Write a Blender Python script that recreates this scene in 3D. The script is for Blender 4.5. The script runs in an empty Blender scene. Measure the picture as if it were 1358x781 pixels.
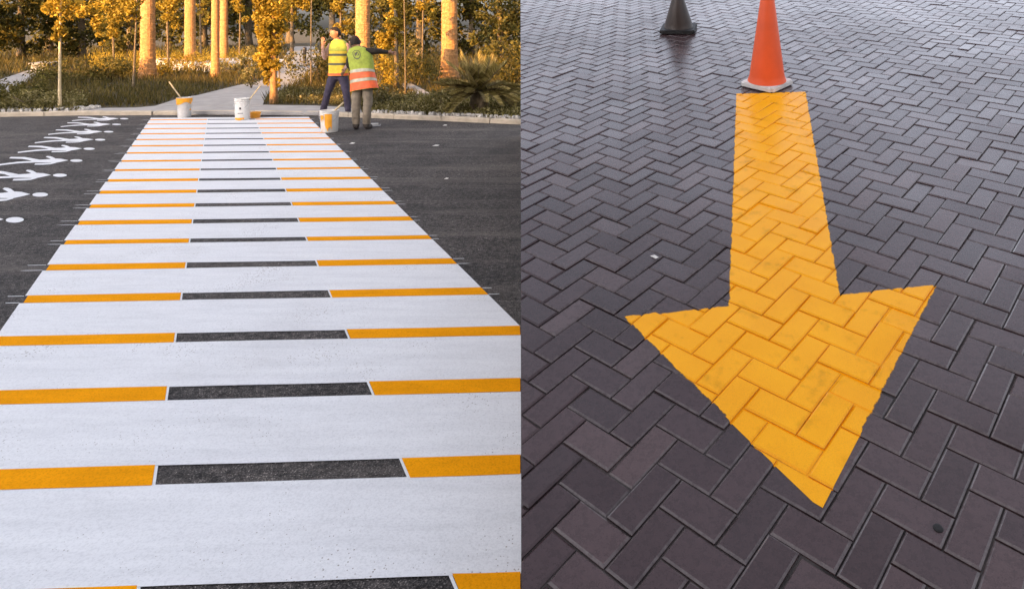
import bpy, bmesh, math, random
import numpy as np
from mathutils import Vector, Matrix, noise as mnoise

# ------------------------------------------------------------------ camera, sky, sun, exposure
S = bpy.context.scene
C = S.collection
R = math.radians
F, CX, CY, CAMH = 952.81, 830.0, 38.0, 1.70      # focal length / principal point in photo pixels, eye height
cam_d = bpy.data.cameras.new('camera'); cam = bpy.data.objects.new('camera', cam_d); C.objects.link(cam)
cam.location = (0, 0, CAMH); cam.rotation_euler = (R(90), 0, 0)
cam_d.sensor_fit = 'HORIZONTAL'; cam_d.sensor_width = 36; cam_d.lens = F * 36 / 1358
cam_d.shift_x = (679 - CX) / 1358; cam_d.shift_y = (CY - 390.5) / 1358
cam_d.clip_start = .05; cam_d.clip_end = 2000
S.camera = cam
SUN_EL, SUN_AZ = 11.0, 25.0                       # low sun behind the viewer, a little to the left
W = bpy.data.worlds.new('World'); S.world = W; W.use_nodes = True
nt = W.node_tree; sky = nt.nodes.new('ShaderNodeTexSky'); sky.sky_type = 'NISHITA'; sky.sun_disc = False
sky.sun_elevation = R(SUN_EL); sky.sun_rotation = R(180 + SUN_AZ)
sky.air_density = 1.0; sky.dust_density = 4.0; sky.ozone_density = 1.0
bg = nt.nodes['Background']; bg.inputs[1].default_value = .15
veil = nt.nodes.new('ShaderNodeHueSaturation'); veil.inputs['Saturation'].default_value = .34    # thin even high cloud pales the blue
tint = nt.nodes.new('ShaderNodeMix'); tint.data_type = 'RGBA'; tint.blend_type = 'MULTIPLY'; tint.inputs[0].default_value = 1; tint.inputs[7].default_value = (1.03, 1.0, 1.055, 1)
nt.links.new(sky.outputs[0], veil.inputs['Color']); nt.links.new(veil.outputs[0], tint.inputs[6]); nt.links.new(tint.outputs[2], bg.inputs[0])
sun_d = bpy.data.lights.new('sun', 'SUN'); sun_d.energy = 4.0; sun_d.angle = R(.5); sun_d.color = (1, .50, .12)
sun = bpy.data.objects.new('sun', sun_d); C.objects.link(sun); sun.location = (-20, -40, 12)
sdir = Vector((math.sin(R(SUN_AZ)) * math.cos(R(SUN_EL)), math.cos(R(SUN_AZ)) * math.cos(R(SUN_EL)), -math.sin(R(SUN_EL))))
sun.rotation_euler = sdir.to_track_quat('-Z', 'Y').to_euler()
vs = S.view_settings; vs.view_transform = 'Standard'; vs.look = 'None'; vs.gamma = 1; vs.use_curve_mapping = False
vs.exposure = 2.03

rng = random.Random(7); nr = np.random.default_rng(7)

# ------------------------------------------------------------------ helpers
def tag(o, label=None, cat=None, group=None, kind=None):
    if label: o['label'] = label
    if cat: o['category'] = cat
    if group: o['group'] = group
    if kind: o['kind'] = kind
    return o
def empty(name, loc, rz=0):
    o = bpy.data.objects.new(name, None); C.objects.link(o); o.location = loc; o.rotation_euler = (0, 0, rz); o.empty_display_size = .2
    return o
def link(name, me, mat=None, parent=None):
    o = bpy.data.objects.new(name, me); C.objects.link(o)
    if mat is not None and not me.materials: me.materials.append(mat)
    if parent: o.parent = parent
    return o
class MB:
    def __init__(s): s.v = []; s.f = []; s.m = []
    def add(s, vs_, fs, mi=0):
        k = len(s.v); s.v += [tuple(p) for p in vs_]; s.f += [tuple(i + k for i in f) for f in fs]; s.m += [mi] * len(fs); return s
    def box(s, x0, x1, y0, y1, z0, z1, mi=0):
        return s.add([(x0,y0,z0),(x1,y0,z0),(x1,y1,z0),(x0,y1,z0),(x0,y0,z1),(x1,y0,z1),(x1,y1,z1),(x0,y1,z1)],
            [(3,2,1,0),(4,5,6,7),(0,1,5,4),(1,2,6,5),(2,3,7,6),(3,0,4,7)], mi)
    def tube(s, pts, rad, n=8, mi=0, caps=True, jit=0):
        pts = [Vector(p) for p in pts]; k = len(s.v); L = len(pts)
        if not hasattr(rad, '__len__'): rad = [rad] * L
        for i, p in enumerate(pts):
            d = (pts[min(i+1, L-1)] - pts[max(i-1, 0)]).normalized()
            u = d.cross(Vector((0, 1, 0)) if abs(d.y) < .9 else Vector((1, 0, 0))).normalized(); w = d.cross(u)
            for j in range(n):
                a = 2*math.pi*j/n; r = rad[i] * (1 + (rng.uniform(-jit, jit) if jit else 0))
                s.v.append(tuple(p + u*math.cos(a)*r + w*math.sin(a)*r))
        for i in range(L-1):
            for j in range(n):
                s.f.append((k+i*n+j, k+i*n+(j+1) % n, k+(i+1)*n+(j+1) % n, k+(i+1)*n+j)); s.m.append(mi)
        if caps:
            s.f.append(tuple(k+j for j in range(n))[::-1]); s.f.append(tuple(k+(L-1)*n+j for j in range(n))); s.m += [mi, mi]
        return s
    def lathe(s, prof, n=24, cx=0, cy=0, mi=0):      # prof: (r, z)
        k = len(s.v)
        for r, z in prof:
            for j in range(n):
                a = 2*math.pi*j/n; s.v.append((cx+r*math.cos(a), cy+r*math.sin(a), z))
        for i in range(len(prof)-1):
            for j in range(n):
                s.f.append((k+i*n+j, k+i*n+(j+1) % n, k+(i+1)*n+(j+1) % n, k+(i+1)*n+j)); s.m.append(mi)
        return s
    def mesh(s, name, mats, smooth=False):
        me = bpy.data.meshes.new(name); me.from_pydata(s.v, [], s.f)
        for m in (mats if isinstance(mats, (list, tuple)) else [mats]): me.materials.append(m)
        me.polygons.foreach_set('material_index', s.m)
        if smooth: me.polygons.foreach_set('use_smooth', [True]*len(s.f))
        me.update(); return me
    def build(s, name, mats, parent=None, smooth=False): return link(name, s.mesh(name, mats, smooth), None, parent)
def GP(px, py, z=0.0):                               # the point of height z that the photo shows at this pixel
    Y = (CAMH - z) * F / (py - CY); return Vector(((px - CX) / F * Y, Y, z))
def at(px, py, Y): return Vector(((px - CX) / F * Y, Y, CAMH - (py - CY) / F * Y))

# ------------------------------------------------------------------ materials
class NT:
    def __init__(s, name):
        s.m = bpy.data.materials.new(name); s.m.use_nodes = True; s.t = s.m.node_tree; s.n = s.t.nodes
        s.b = s.n['Principled BSDF']; s.out = s.n['Material Output']
    def node(s, typ, ins=None, **kw):
        n = s.n.new(typ)
        for k, v in kw.items(): setattr(n, k, v)
        for k, v in (ins or {}).items():
            if hasattr(v, 'is_linked') or hasattr(v, 'links'): s.t.links.new(v, n.inputs[k])
            else: n.inputs[k].default_value = v
        return n
    def set(s, k, v):
        if hasattr(v, 'links'): s.t.links.new(v, s.b.inputs[k])
        else: s.b.inputs[k].default_value = v
    def noise(s, vec, scale, detail=4, rough=.6, dist=0):
        return s.node('ShaderNodeTexNoise', {'Vector': vec, 'Scale': scale, 'Detail': detail, 'Roughness': rough, 'Distortion': dist}).outputs['Fac']
    def ramp(s, fac, stops):
        n = s.node('ShaderNodeValToRGB', {'Fac': fac}); e = n.color_ramp.elements
        while len(e) < len(stops): e.new(.5)
        for el, (p, c) in zip(e, stops): el.position = p; el.color = (*c, 1) if len(c) == 3 else c
        return n.outputs['Color']
    def mix(s, fac, a, b, mode='MIX'):
        n = s.n.new('ShaderNodeMix'); n.data_type = 'RGBA'; n.blend_type = mode
        for i, v in ((0, fac), (6, a), (7, b)):
            if hasattr(v, 'links'): s.t.links.new(v, n.inputs[i])
            else: n.inputs[i].default_value = ((*v, 1) if (i > 0 and len(v) == 3) else v)
        return n.outputs[2]
    def math(s, op, a, b=0.0, c=None, clamp=False):
        n = s.n.new('ShaderNodeMath'); n.operation = op; n.use_clamp = clamp
        for i, v in enumerate((a, b) if c is None else (a, b, c)):
            if hasattr(v, 'links'): s.t.links.new(v, n.inputs[i])
            else: n.inputs[i].default_value = v
        return n.outputs[0]
    def bump(s, h, strength=.3, dist=.01):
        s.set('Normal', s.node('ShaderNodeBump', {'Height': h, 'Strength': strength, 'Distance': dist}).outputs[0])
    def coord(s, obj=None, which='Object'):
        n = s.node('ShaderNodeTexCoord')
        if obj: n.object = obj
        return n.outputs[which]
    def scaled(s, vec, sc): return s.node('ShaderNodeMapping', {'Vector': vec, 'Scale': sc}).outputs[0]
def simple(name, col, rough=.6, var=.25, scale=8, bump=.1, metal=0, world=True, bscale=None, bdist=.01):
    t = NT(name); v = t.node('ShaderNodeNewGeometry').outputs['Position'] if world else t.coord()
    n = t.noise(v, scale); lo = tuple(c*(1-var) for c in col); hi = tuple(min(1, c*(1+var)) for c in col)
    t.set('Base Color', t.ramp(n, [(.3, lo), (.7, hi)])); t.set('Roughness', rough); t.set('Metallic', metal)
    if bump: t.bump(t.noise(v, bscale or scale*6), bump, bdist)
    return t.m
def leafmat(name, cols, trans=.35, rough=.5):
    t = NT(name); g = t.node('ShaderNodeNewGeometry')
    rnd = g.outputs['Random Per Island']
    k = len(cols)
    col = t.ramp(rnd, [((i + .5) / k, c) for i, c in enumerate(cols)])
    big = t.noise(g.outputs['Position'], 1.3, 3)
    col = t.mix(1, col, t.ramp(big, [(.3, (.6, .6, .6)), (.7, (1.3, 1.3, 1.3))]), 'MULTIPLY')
    t.set('Base Color', col); t.set('Roughness', max(rough, .65)); t.set('Specular IOR Level', .2)
    tr = t.node('ShaderNodeBsdfTranslucent', {'Color': col}); mx = t.node('ShaderNodeMixShader', {0: trans})
    t.t.links.new(t.b.outputs[0], mx.inputs[1]); t.t.links.new(tr.outputs[0], mx.inputs[2]); t.t.links.new(mx.outputs[0], t.out.inputs[0])
    return t.m
M = {}
def mk_asphalt():
    t = NT('asphalt'); v = t.node('ShaderNodeNewGeometry').outputs['Position']
    big = t.noise(v, .45, 5, .65); fine = t.noise(v, 150, 2, .7); mid = t.noise(v, 28, 4, .75); pat = t.noise(v, 3.2, 5, .7)
    streak = t.noise(t.scaled(v, (.22, 2.6, 1)), 1.0, 6, .65, .8)
    c = t.ramp(fine, [(.30, (.008, .008, .008)), (.48, (.034, .032, .032)), (.60, (.066, .062, .060)), (.70, (.26, .25, .24))])
    c = t.mix(1, c, t.ramp(mid, [(.36, (.35, .35, .35)), (.50, (1, 1, 1)), (.66, (2.1, 2.05, 2.0))]), 'MULTIPLY')
    c = t.mix(1, c, t.ramp(pat, [(.3, (.62, .62, .63)), (.7, (1.45, 1.42, 1.38))]), 'MULTIPLY')
    c = t.mix(1, c, t.ramp(big, [(.3, (.66, .66, .68)), (.7, (1.4, 1.34, 1.30))]), 'MULTIPLY')
    c = t.mix(t.ramp(streak, [(.52, (0, 0, 0)), (.74, (.55, .55, .55))]), c, (.15, .132, .118))
    c = t.mix(1, c, (1.3, 1.28, 1.24), 'MULTIPLY')
    vor = t.node('ShaderNodeTexVoronoi', {'Vector': v, 'Scale': 80.0}).outputs['Distance']
    t.set('Base Color', c); t.set('Roughness', .88); t.set('Specular IOR Level', .3); t.bump(t.math('ADD', vor, mid), .7, .008); return t.m
def mk_white():
    t = NT('white_road_paint'); v = t.node('ShaderNodeNewGeometry').outputs['Position']
    streak = t.noise(t.scaled(v, (1.2, 9, 1)), 1.6, 6, .65, .3)
    c = t.ramp(streak, [(.25, (.70, .70, .705)), (.5, (.78, .78, .785)), (.75, (.84, .84, .84))])
    dirt = t.noise(v, .9, 6, .7, .5); c = t.mix(t.ramp(dirt, [(.5, (0, 0, 0)), (.75, (.22, .22, .22))]), c, (.46, .44, .42))
    fine = t.noise(v, 120, 2, .6)
    c = t.mix(1, c, t.ramp(fine, [(.3, (.86, .86, .86)), (.55, (1, 1, 1))]), 'MULTIPLY')
    vo = t.node('ShaderNodeTexVoronoi', {'Vector': v, 'Scale': 75.0, 'Randomness': 1.0})
    patch = t.noise(v, 1.7, 4, .6)
    thr = t.math('MULTIPLY', t.math('SUBTRACT', patch, .43, clamp=True), 1.35)
    hole = t.math('LESS_THAN', vo.outputs['Distance'], thr)
    sel = t.math('GREATER_THAN', t.node('ShaderNodeSeparateColor', {0: vo.outputs['Color']}).outputs[0], .5)
    c = t.mix(t.math('MULTIPLY', t.math('MULTIPLY', hole, sel), .7), c, (.17, .12, .08))
    t.set('Base Color', c); t.set('Roughness', .62); t.bump(t.noise(v, 140, 3, .7), .35, .004); return t.m
def mk_yellow(name='yellow_road_paint', col=(.95, .36, .005)):
    t = NT(name); v = t.node('ShaderNodeNewGeometry').outputs['Position']
    n = t.noise(t.scaled(v, (1.5, 6, 1)), 2.2, 5, .65)
    c = t.ramp(n, [(.3, tuple(x*.86 for x in col)), (.7, tuple(min(1, x*1.07) for x in col))])
    fine = t.noise(v, 130, 2, .6); c = t.mix(1, c, t.ramp(fine, [(.3, (.8, .78, .76)), (.52, (1, 1, 1))]), 'MULTIPLY')
    t.set('Base Color', c); t.set('Roughness', .85); t.set('Specular IOR Level', .03); t.bump(fine, .3, .004); return t.m
M['asphalt'] = mk_asphalt(); M['white'] = mk_white(); M['yellow'] = mk_yellow()
M['concrete'] = simple('concrete', (.34, .32, .30), .85, .18, 3, .3, bscale=60, bdist=.004)
M['kerb'] = simple('kerb_concrete', (.48, .40, .30), .85, .25, 4, .4, bscale=50, bdist=.005)
M['soil'] = simple('soil', (.055, .042, .016), .95, .4, 2, .6, bscale=25, bdist=.03)
M['bark'] = simple('bark', (.30, .16, .06), .9, .4, 9, .7, bscale=30, bdist=.03)
M['bark_grey'] = simple('grey_bark', (.13, .095, .055), .9, .35, 12, .5, bscale=40, bdist=.02)
M['leaf_dark'] = leafmat('dark_leaves', [(.040, .038, .007), (.068, .060, .010), (.095, .08, .013), (.15, .115, .02)])
M['leaf_mid'] = leafmat('olive_leaves', [(.05, .048, .010), (.085, .075, .014), (.12, .10, .02), (.16, .13, .035)])
M['leaf_gold'] = leafmat('golden_leaves', [(.20, .13, .012), (.30, .20, .018), (.38, .27, .03), (.46, .33, .06)], .4)
M['leaf_pale'] = leafmat('pale_leaves', [(.09, .08, .02), (.15, .125, .035), (.24, .20, .07), (.34, .29, .14)])
M['grass'] = leafmat('grass_blades', [(.04, .036, .008), (.065, .055, .011), (.095, .075, .016), (.14, .10, .025)], .3, .6)
M['frond'] = leafmat('frond_leaflets', [(.09, .07, .018), (.16, .125, .032), (.26, .20, .06), (.40, .31, .12)], .25)
M['pebble'] = simple('pebbles', (.45, .42, .38), .8, .35, 20, .2)
M['whitewall'] = simple('white_render', (.62, .62, .64), .75, .1, 3, .15)
M['wood'] = simple('pale_wood', (.55, .42, .24), .6, .2, 20, .1)
M['steel'] = simple('galvanised_wire', (.45, .45, .45), .35, .1, 20, 0, 1)

# ------------------------------------------------------------------ the setting: ground, road, kerb, pavements
g = MB().add([(-600, -600, -.03), (600, -600, -.03), (600, 900, -.03), (-600, 900, -.03)], [(0, 1, 2, 3)])
tag(g.build('ground', M['soil']), kind='structure')
KERB = [GP(-260, 160), GP(-60, 156.6), GP(0, 155.4), GP(100, 153.6), GP(230, 153), GP(350, 153.3), GP(430, 154.6), GP(500, 157.3), GP(600, 161.5), GP(690, 165.6), GP(800, 170.5), GP(960, 178)]
KERB[0] = KERB[1] + (KERB[0]-KERB[1]).normalized()*40; KERB.append(KERB[-1] + (KERB[-1]-KERB[-2]).normalized()*40)
rv = [(KERB[0].x, -45, 0), (KERB[-1].x, -45, 0)]
m = MB(); n_ = len(KERB)
for i in range(n_-1):
    p, q = KERB[i], KERB[i+1]
    m.add([(p.x, -45, 0), (q.x, -45, 0), (q.x, q.y+.02, 0), (p.x, p.y+.02, 0)], [(0, 1, 2, 3)])
road = tag(m.build('road', M['asphalt']), kind='structure')
# raised planted ground behind the kerb
m = MB()
for i in range(n_-1):
    p, q = KERB[i], KERB[i+1]
    m.add([(p.x, p.y+.14, .06), (q.x, q.y+.14, .06), (q.x, 140, .06), (p.x, 140, .06)], [(0, 1, 2, 3)])
tag(m.build('planting_bed', M['soil']), kind='structure')
kerb = tag(empty('kerb', (0, 0, 0)), kind='structure')
def along(poly, d):
    for a, b in zip(poly, poly[1:]):
        L = (b-a).length
        if d <= L: return a + (b-a)*(d/L), (b-a).normalized()
        d -= L
    return poly[-1].copy(), (poly[-1]-poly[-2]).normalized()
KL = sum((b-a).length for a, b in zip(KERB, KERB[1:]))
def kerbstone_mesh(L):
    bm = bmesh.new(); bmesh.ops.create_cube(bm, size=1)
    bmesh.ops.scale(bm, vec=(L, .13, .26), verts=bm.verts)
    bmesh.ops.bevel(bm, geom=[e for e in bm.edges if all(v.co.z > 0 for v in e.verts)], offset=.018, segments=1, affect='EDGES')
    me = bpy.data.meshes.new('kerbstone'); bm.to_mesh(me); bm.free(); me.materials.append(M['kerb']); return me
ks = kerbstone_mesh(.985)
d = 26.0
while d < KL - 30:
    p, t = along(KERB, d)
    o = link('kerbstone', ks, None, kerb); pr = t.cross(Vector((0, 0, 1)))
    o.location = p - pr*.07 + Vector((0, 0, rng.uniform(-.050, -.042))); o.rotation_euler = (rng.uniform(-.02, .02), rng.uniform(-.006, .006), math.atan2(t.y, t.x))
    d += 1.0
# paved apron behind the kerb and the winding path
def poly_sheet(name, px, z, mat, thick=.0):
    pts = [GP(x, y, z) for x, y in px]
    bm = bmesh.new(); vs_ = [bm.verts.new(p) for p in pts]; fc = bm.faces.new(vs_)
    if fc.normal.z < 0: fc.normal_flip()
    bm.normal_update()
    if fc.normal.z < 0: bmesh.ops.reverse_faces(bm, faces=[fc])
    me = bpy.data.meshes.new(name)
    ex = bmesh.ops.extrude_face_region(bm, geom=[fc]); bmesh.ops.translate(bm, vec=(0, 0, -.06), verts=[v for v in ex['geom'] if isinstance(v, bmesh.types.BMVert)])
    bmesh.ops.recalc_face_normals(bm, faces=bm.faces); bmesh.ops.triangulate(bm, faces=bm.faces); bm.to_mesh(me); bm.free()
    return link(name, me, mat)
tag(poly_sheet('pavement', [(98, 146.6), (480, 150), (478, 143.5), (420, 140.4), (350, 139.3), (236, 138), (180, 143.0), (98, 144)], .076, M['concrete']), kind='structure')
tag(poly_sheet('path', [(205, 141), (236, 131), (262, 126.5), (315, 113.5), (345, 108), (366, 97), (374, 82), (380, 70), (392, 62), (418, 62), (428, 72), (424, 86), (414, 99), (396, 111), (374, 119.5), (352, 130), (348, 140)], .082, M['concrete']), kind='structure')
tag(poly_sheet('path', [(530, 112), (541, 108.5), (571, 124), (565, 132)], .082, M['concrete']), kind='structure')
tag(poly_sheet('path', [(-120, 150), (-40, 127), (0, 106), (36, 94), (70, 85), (78, 89), (48, 101), (15, 120), (-20, 150)], .082, M['concrete']), kind='structure')

# ------------------------------------------------------------------ brick-paved ramp on the right (meets the road at the viewer's feet)
UB = Vector((0.0695470477234766, -0.05677135293078572, -0.010970916661027357))
UA = Vector((0.07054245920178362, 0.08197242416395507, 0.023000298118229966))
RO = Vector((-0.19180325882830507, 2.1591283818161293, -1.238474759259369 + CAMH))
LB, LA = UB.length, UA.length; EB, EA = UB.normalized(), UA.normalized(); EN = EB.cross(EA).normalized()
EA = EN.cross(EB).normalized()
RM = Matrix((( EB.x, EA.x, EN.x, RO.x), (EB.y, EA.y, EN.y, RO.y), (EB.z, EA.z, EN.z, RO.z), (0, 0, 0, 1)))
def ramp_uv(px, py, hgt=0.0):                        # pixel -> ramp coordinates
    r = Vector(((px-CX)/F, 1, -(py-CY)/F)); o = Vector((0, 0, CAMH)); p = o + r * ((RO + EN*hgt - o).dot(EN) / r.dot(EN)); d_ = p - RO
    return (d_.dot(EB), d_.dot(EA))
def ramp_pt(u, v, h=0): return RO + EB*u + EA*v + EN*h
KX = (690 - CX) / F                                  # the ramp's left edge runs along X = KX * Y
pav = tag(empty('brick_pavement', (0, 0, 0)), kind='structure'); pav.matrix_world = RM
def to_px(p): return (CX + F*p.x/p.y, CY - F*(p.z-CAMH)/p.y)

def mk_brick(name, per_object=True, worn=False):
    t = NT(name); geo = t.node('ShaderNodeNewGeometry'); v = geo.outputs['Position']
    if per_object: rnd = t.node('ShaderNodeObjectInfo').outputs['Random']
    else: rnd = t.node('ShaderNodeAttribute', attribute_name='tone').outputs['Fac']
    base = t.ramp(rnd, [(0, (.034, .018, .0195)), (.3, (.044, .0245, .026)), (.6, (.053, .030, .0315)), (.85, (.064, .038, .039)), (1, (.086, .054, .053))])
    big = t.noise(v, .8, 4, .6); red = t.noise(v, .45, 3, .5)
    base = t.mix(1, base, t.ramp(big, [(.3, (.8, .8, .8)), (.7, (1.22, 1.2, 1.2))]), 'MULTIPLY')
    base = t.mix(t.ramp(red, [(.5, (0, 0, 0)), (.75, (.5, .5, .5))]), base, (.066, .038, .034))
    fine = t.noise(v, 320, 3, .75); mid = t.noise(v, 40, 5, .7)
    base = t.mix(1, base, t.ramp(fine, [(.3, (.62, .62, .63)), (.6, (1.15, 1.15, 1.15))]), 'MULTIPLY')
    base = t.mix(1, base, t.ramp(mid, [(.3, (.8, .79, .79)), (.65, (1.14, 1.13, 1.13))]), 'MULTIPLY')
    spots = t.node('ShaderNodeTexVoronoi', {'Vector': v, 'Scale': 9.0})
    rim = t.math('LESS_THAN', spots.outputs['Distance'], .045)
    base = t.mix(t.math('MULTIPLY', rim, .45), base, (.03, .026, .026))
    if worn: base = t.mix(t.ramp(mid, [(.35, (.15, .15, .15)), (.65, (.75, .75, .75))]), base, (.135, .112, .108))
    t.set('Base Color', base)
    t.set('Roughness', t.ramp(mid, [(.3, (.21, .21, .21)), (.7, (.36, .36, .36))]))
    t.b.inputs['Specular IOR Level'].default_value = .3
    t.set('Coat Weight', t.ramp(big, [(.35, (.35, .35, .35)), (.65, (.85, .85, .85))])); t.set('Coat IOR', 1.33); t.set('Coat Roughness', .24)
    t.bump(t.math('ADD', t.math('MULTIPLY', fine, .5), mid), .2, .002); return t.m
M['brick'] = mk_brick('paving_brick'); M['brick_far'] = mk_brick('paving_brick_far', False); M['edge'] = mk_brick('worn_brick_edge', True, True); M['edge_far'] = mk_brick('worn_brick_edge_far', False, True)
M['joint'] = simple('joint_sand', (.040, .033, .031), .95, .75, 7, .6, bscale=200, bdist=.004)
GAP, CH, BED = .0026, .0055, -.0085
def brick_geo(lx, ly, r_=None):                      # local: centre at the top face; x along EB, y along EA
    j = (lambda s: r_.uniform(-s, s)) if r_ else (lambda s: 0)
    hx, hy = lx/2 - GAP, ly/2 - GAP; c = CH + j(.0012)
    top = [(sx*(hx-c) + j(.0008), sy*(hy-c) + j(.0008), 0) for sx, sy in ((-1, -1), (1, -1), (1, 1), (-1, 1))]
    mid = [(sx*hx, sy*hy, -c*.75) for sx, sy in ((-1, -1), (1, -1), (1, 1), (-1, 1))]
    bot = [(sx*hx, sy*hy, -.05) for sx, sy in ((-1, -1), (1, -1), (1, 1), (-1, 1))]
    V = top + mid + bot; Fc = [(0, 1, 2, 3)]
    for i in range(4):
        k = (i+1) % 4; Fc.append((4+i, 4+k, k, i)); Fc.append((8+i, 8+k, 4+k, 4+i))
    return V, Fc
rv_ = random.Random(3)
VAR = {0: [brick_geo(LB, 2*LA, rv_) for _ in range(4)], 1: [brick_geo(2*LB, LA, rv_) for _ in range(4)]}
VARM = {}
for k in VAR:
    VARM[k] = []
    for V, Fc in VAR[k]:
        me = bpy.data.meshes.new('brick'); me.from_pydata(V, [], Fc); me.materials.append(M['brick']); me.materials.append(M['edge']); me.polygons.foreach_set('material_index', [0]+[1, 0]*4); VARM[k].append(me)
ULIM = [ramp_uv(690, 790), ramp_uv(690, 0), ramp_uv(1358, 790), ramp_uv(1358, 0)]
bricks = []
def inside(p): return p.y > .35 and p.y < 11.6 and p.x - KX*p.y > -.25 and p.x < .62*p.y + 1.4 and p.x < 7
def zfloor(p): return p.z > .03
for mm in range(-90, 91):
    for nn in range(-45, 46):
        b0, a0 = mm + 2*nn, -mm + 2*nn
        for kind, (cu, cv) in ((0, ((b0+.5)*LB, (a0-1)*LA)), (1, ((b0+2)*LB, (a0-.5)*LA))):
            p = ramp_pt(cu, cv)
            if inside(p) and zfloor(p):
                lu, lv = (LB, 2*LA) if kind == 0 else (2*LB, LA)
                cs = [ramp_pt(cu+sx*lu/2, cv+sy*lv/2) for sx, sy in ((-1, -1), (1, -1), (1, 1), (-1, 1))]
                e = [c.x - KX*c.y for c in cs]
                if max(e) < .012: continue
                px = [to_px(c) for c in cs]
                area = abs(sum(px[i][0]*px[(i+1) % 4][1] - px[(i+1) % 4][0]*px[i][1] for i in range(4)))/2
                cxp, cyp = to_px(p)
                vis = 690 < cxp < 1358 and 0 < cyp < 781
                bricks.append(dict(kind=kind, u=cu, v=cv, cut=min(e) < .004, area=area if vis else area*.0, vi=rng.randrange(4),
                    h=rng.gauss(0, .0013) - (.0028 if rng.random() < .07 else 0), rx=rng.gauss(0, .009), ry=rng.gauss(0, .009), rz=rng.gauss(0, .004), tone=rng.random()))
bricks.sort(key=lambda b: -b['area'])
edgeN = Vector((1, -KX, 0)).normalized()
eN_l = (RM.to_3x3().transposed() @ edgeN); eP_l = RM.inverted() @ Vector((0, 0, CAMH))
def brick_mat(b): return Matrix.Translation((b['u'], b['v'], b['h'])) @ Matrix.Rotation(b['rz'], 4, 'Z') @ Matrix.Rotation(b['rx'], 4, 'X') @ Matrix.Rotation(b['ry'], 4, 'Y')
def cut_mesh(V, Fc, Mx, mat):
    bm = bmesh.new(); vv = [bm.verts.new(Mx @ Vector(p)) for p in V]
    for f in Fc: bm.faces.new([vv[i] for i in f])
    r = bmesh.ops.bisect_plane(bm, geom=bm.verts[:]+bm.edges[:]+bm.faces[:], plane_co=eP_l + eN_l*.003, plane_no=eN_l, clear_inner=True)
    ed = [e for e in r['geom_cut'] if isinstance(e, bmesh.types.BMEdge)]
    if ed: bmesh.ops.contextual_create(bm, geom=ed)
    me = bpy.data.meshes.new('brick'); bm.to_mesh(me); bm.free(); me.materials.append(mat); return me
far_v, far_f, far_t, far_m = [], [], [], []
for i, b in enumerate(bricks):
    Mx = brick_mat(b); V, Fc = VAR[b['kind']][b['vi']]
    if i < 300:
        if b['cut']:
            o = link('brick', cut_mesh(V, Fc, Mx, M['brick']), None, pav)
        else:
            o = link('brick', VARM[b['kind']][b['vi']], None, pav); o.matrix_local = Mx
    else:
        if b['cut']:
            me = cut_mesh(V, Fc, Mx, M['brick_far']); vv = [v.co[:] for v in me.vertices]; ff = [tuple(p.vertices) for p in me.polygons]
            bpy.data.meshes.remove(me)
        else: vv = [(Mx @ Vector(p))[:] for p in V]; ff = Fc
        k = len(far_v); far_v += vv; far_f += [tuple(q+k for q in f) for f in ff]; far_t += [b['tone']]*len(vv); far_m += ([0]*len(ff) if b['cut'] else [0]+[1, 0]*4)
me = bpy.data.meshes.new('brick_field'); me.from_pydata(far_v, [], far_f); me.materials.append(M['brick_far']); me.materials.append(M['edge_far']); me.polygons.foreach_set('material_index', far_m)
at_ = me.attributes.new('tone', 'FLOAT', 'POINT'); at_.data.foreach_set('value', far_t)
tag(link('brick_field', me, None, pav), kind='stuff')
# sand bed and body of the ramp: a wedge standing on the road
far, near = 11.4, .30
def rz_at(x, y, h=BED): # height of the ramp plane above (x,y)
    return RO.z - (EN.x*(x-RO.x) + EN.y*(y-RO.y))/EN.z + h
top = [(KX*near+.006, near), (2.2, near), (6.6, far), (KX*far+.006, far)]
mb = MB(); tv = [(x, y, max(rz_at(x, y), -.02)) for x, y in top]; bv = [(x, y, -.022) for x, y in top]
mb.add(tv, [(0, 1, 2, 3)], 0); mb.add(tv + bv, [(4, 5, 1, 0), (5, 6, 2, 1), (6, 7, 3, 2), (7, 4, 0, 3)], 1)
o = mb.build('ramp_base', [M['joint'], M['concrete']]); o.parent = pav; o.matrix_parent_inverse = RM.inverted()

# the yellow arrow, sprayed over the bricks: a paint film that follows every brick and joint
def clip(poly, conv):                                # Sutherland-Hodgman on 3-D points, conv counter-clockwise in (u,v)
    out = poly
    for i in range(len(conv)):
        (x0, y0), (x1, y1) = conv[i], conv[(i+1) % len(conv)]
        def sd(p): return (x1-x0)*(p[1]-y0) - (y1-y0)*(p[0]-x0)
        res = []
        for j in range(len(out)):
            a, b = out[j-1], out[j]; da, db = sd(a), sd(b)
            if (da >= 0) != (db >= 0):
                t = da/(da-db); res.append(tuple(a[q] + (b[q]-a[q])*t for q in range(3)))
            if db >= 0: res.append(b)
        out = res
        if len(out) < 3: return []
    return out
A_px = dict(stl=(976, 124), str=(1069, 122), sbr=(1115, 390), sbl=(966, 393), hl=(817, 411), hr=(1244, 377), t1=(1101, 654), tb=(1091, 674), t2=(1078, 666))
A_uv = {k: ramp_uv(*v) for k, v in A_px.items()}
def ccw(p):
    a = sum(p[i][0]*p[(i+1) % len(p)][1] - p[(i+1) % len(p)][0]*p[i][1] for i in range(len(p))); return p if a > 0 else p[::-1]
shaft = ccw([A_uv[k] for k in ('stl', 'str', 'sbr', 'sbl')])
head_l = ccw([A_uv[k] for k in ('hl', 'sbl', 't2')]); head_m = ccw([A_uv[k] for k in ('sbl', 'sbr', 't1', 'tb', 't2')]); head_r = ccw([A_uv[k] for k in ('sbr', 'hr', 't1')])
pieces = [shaft, head_l, head_m, head_r]
fv, ff = [], []
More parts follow.
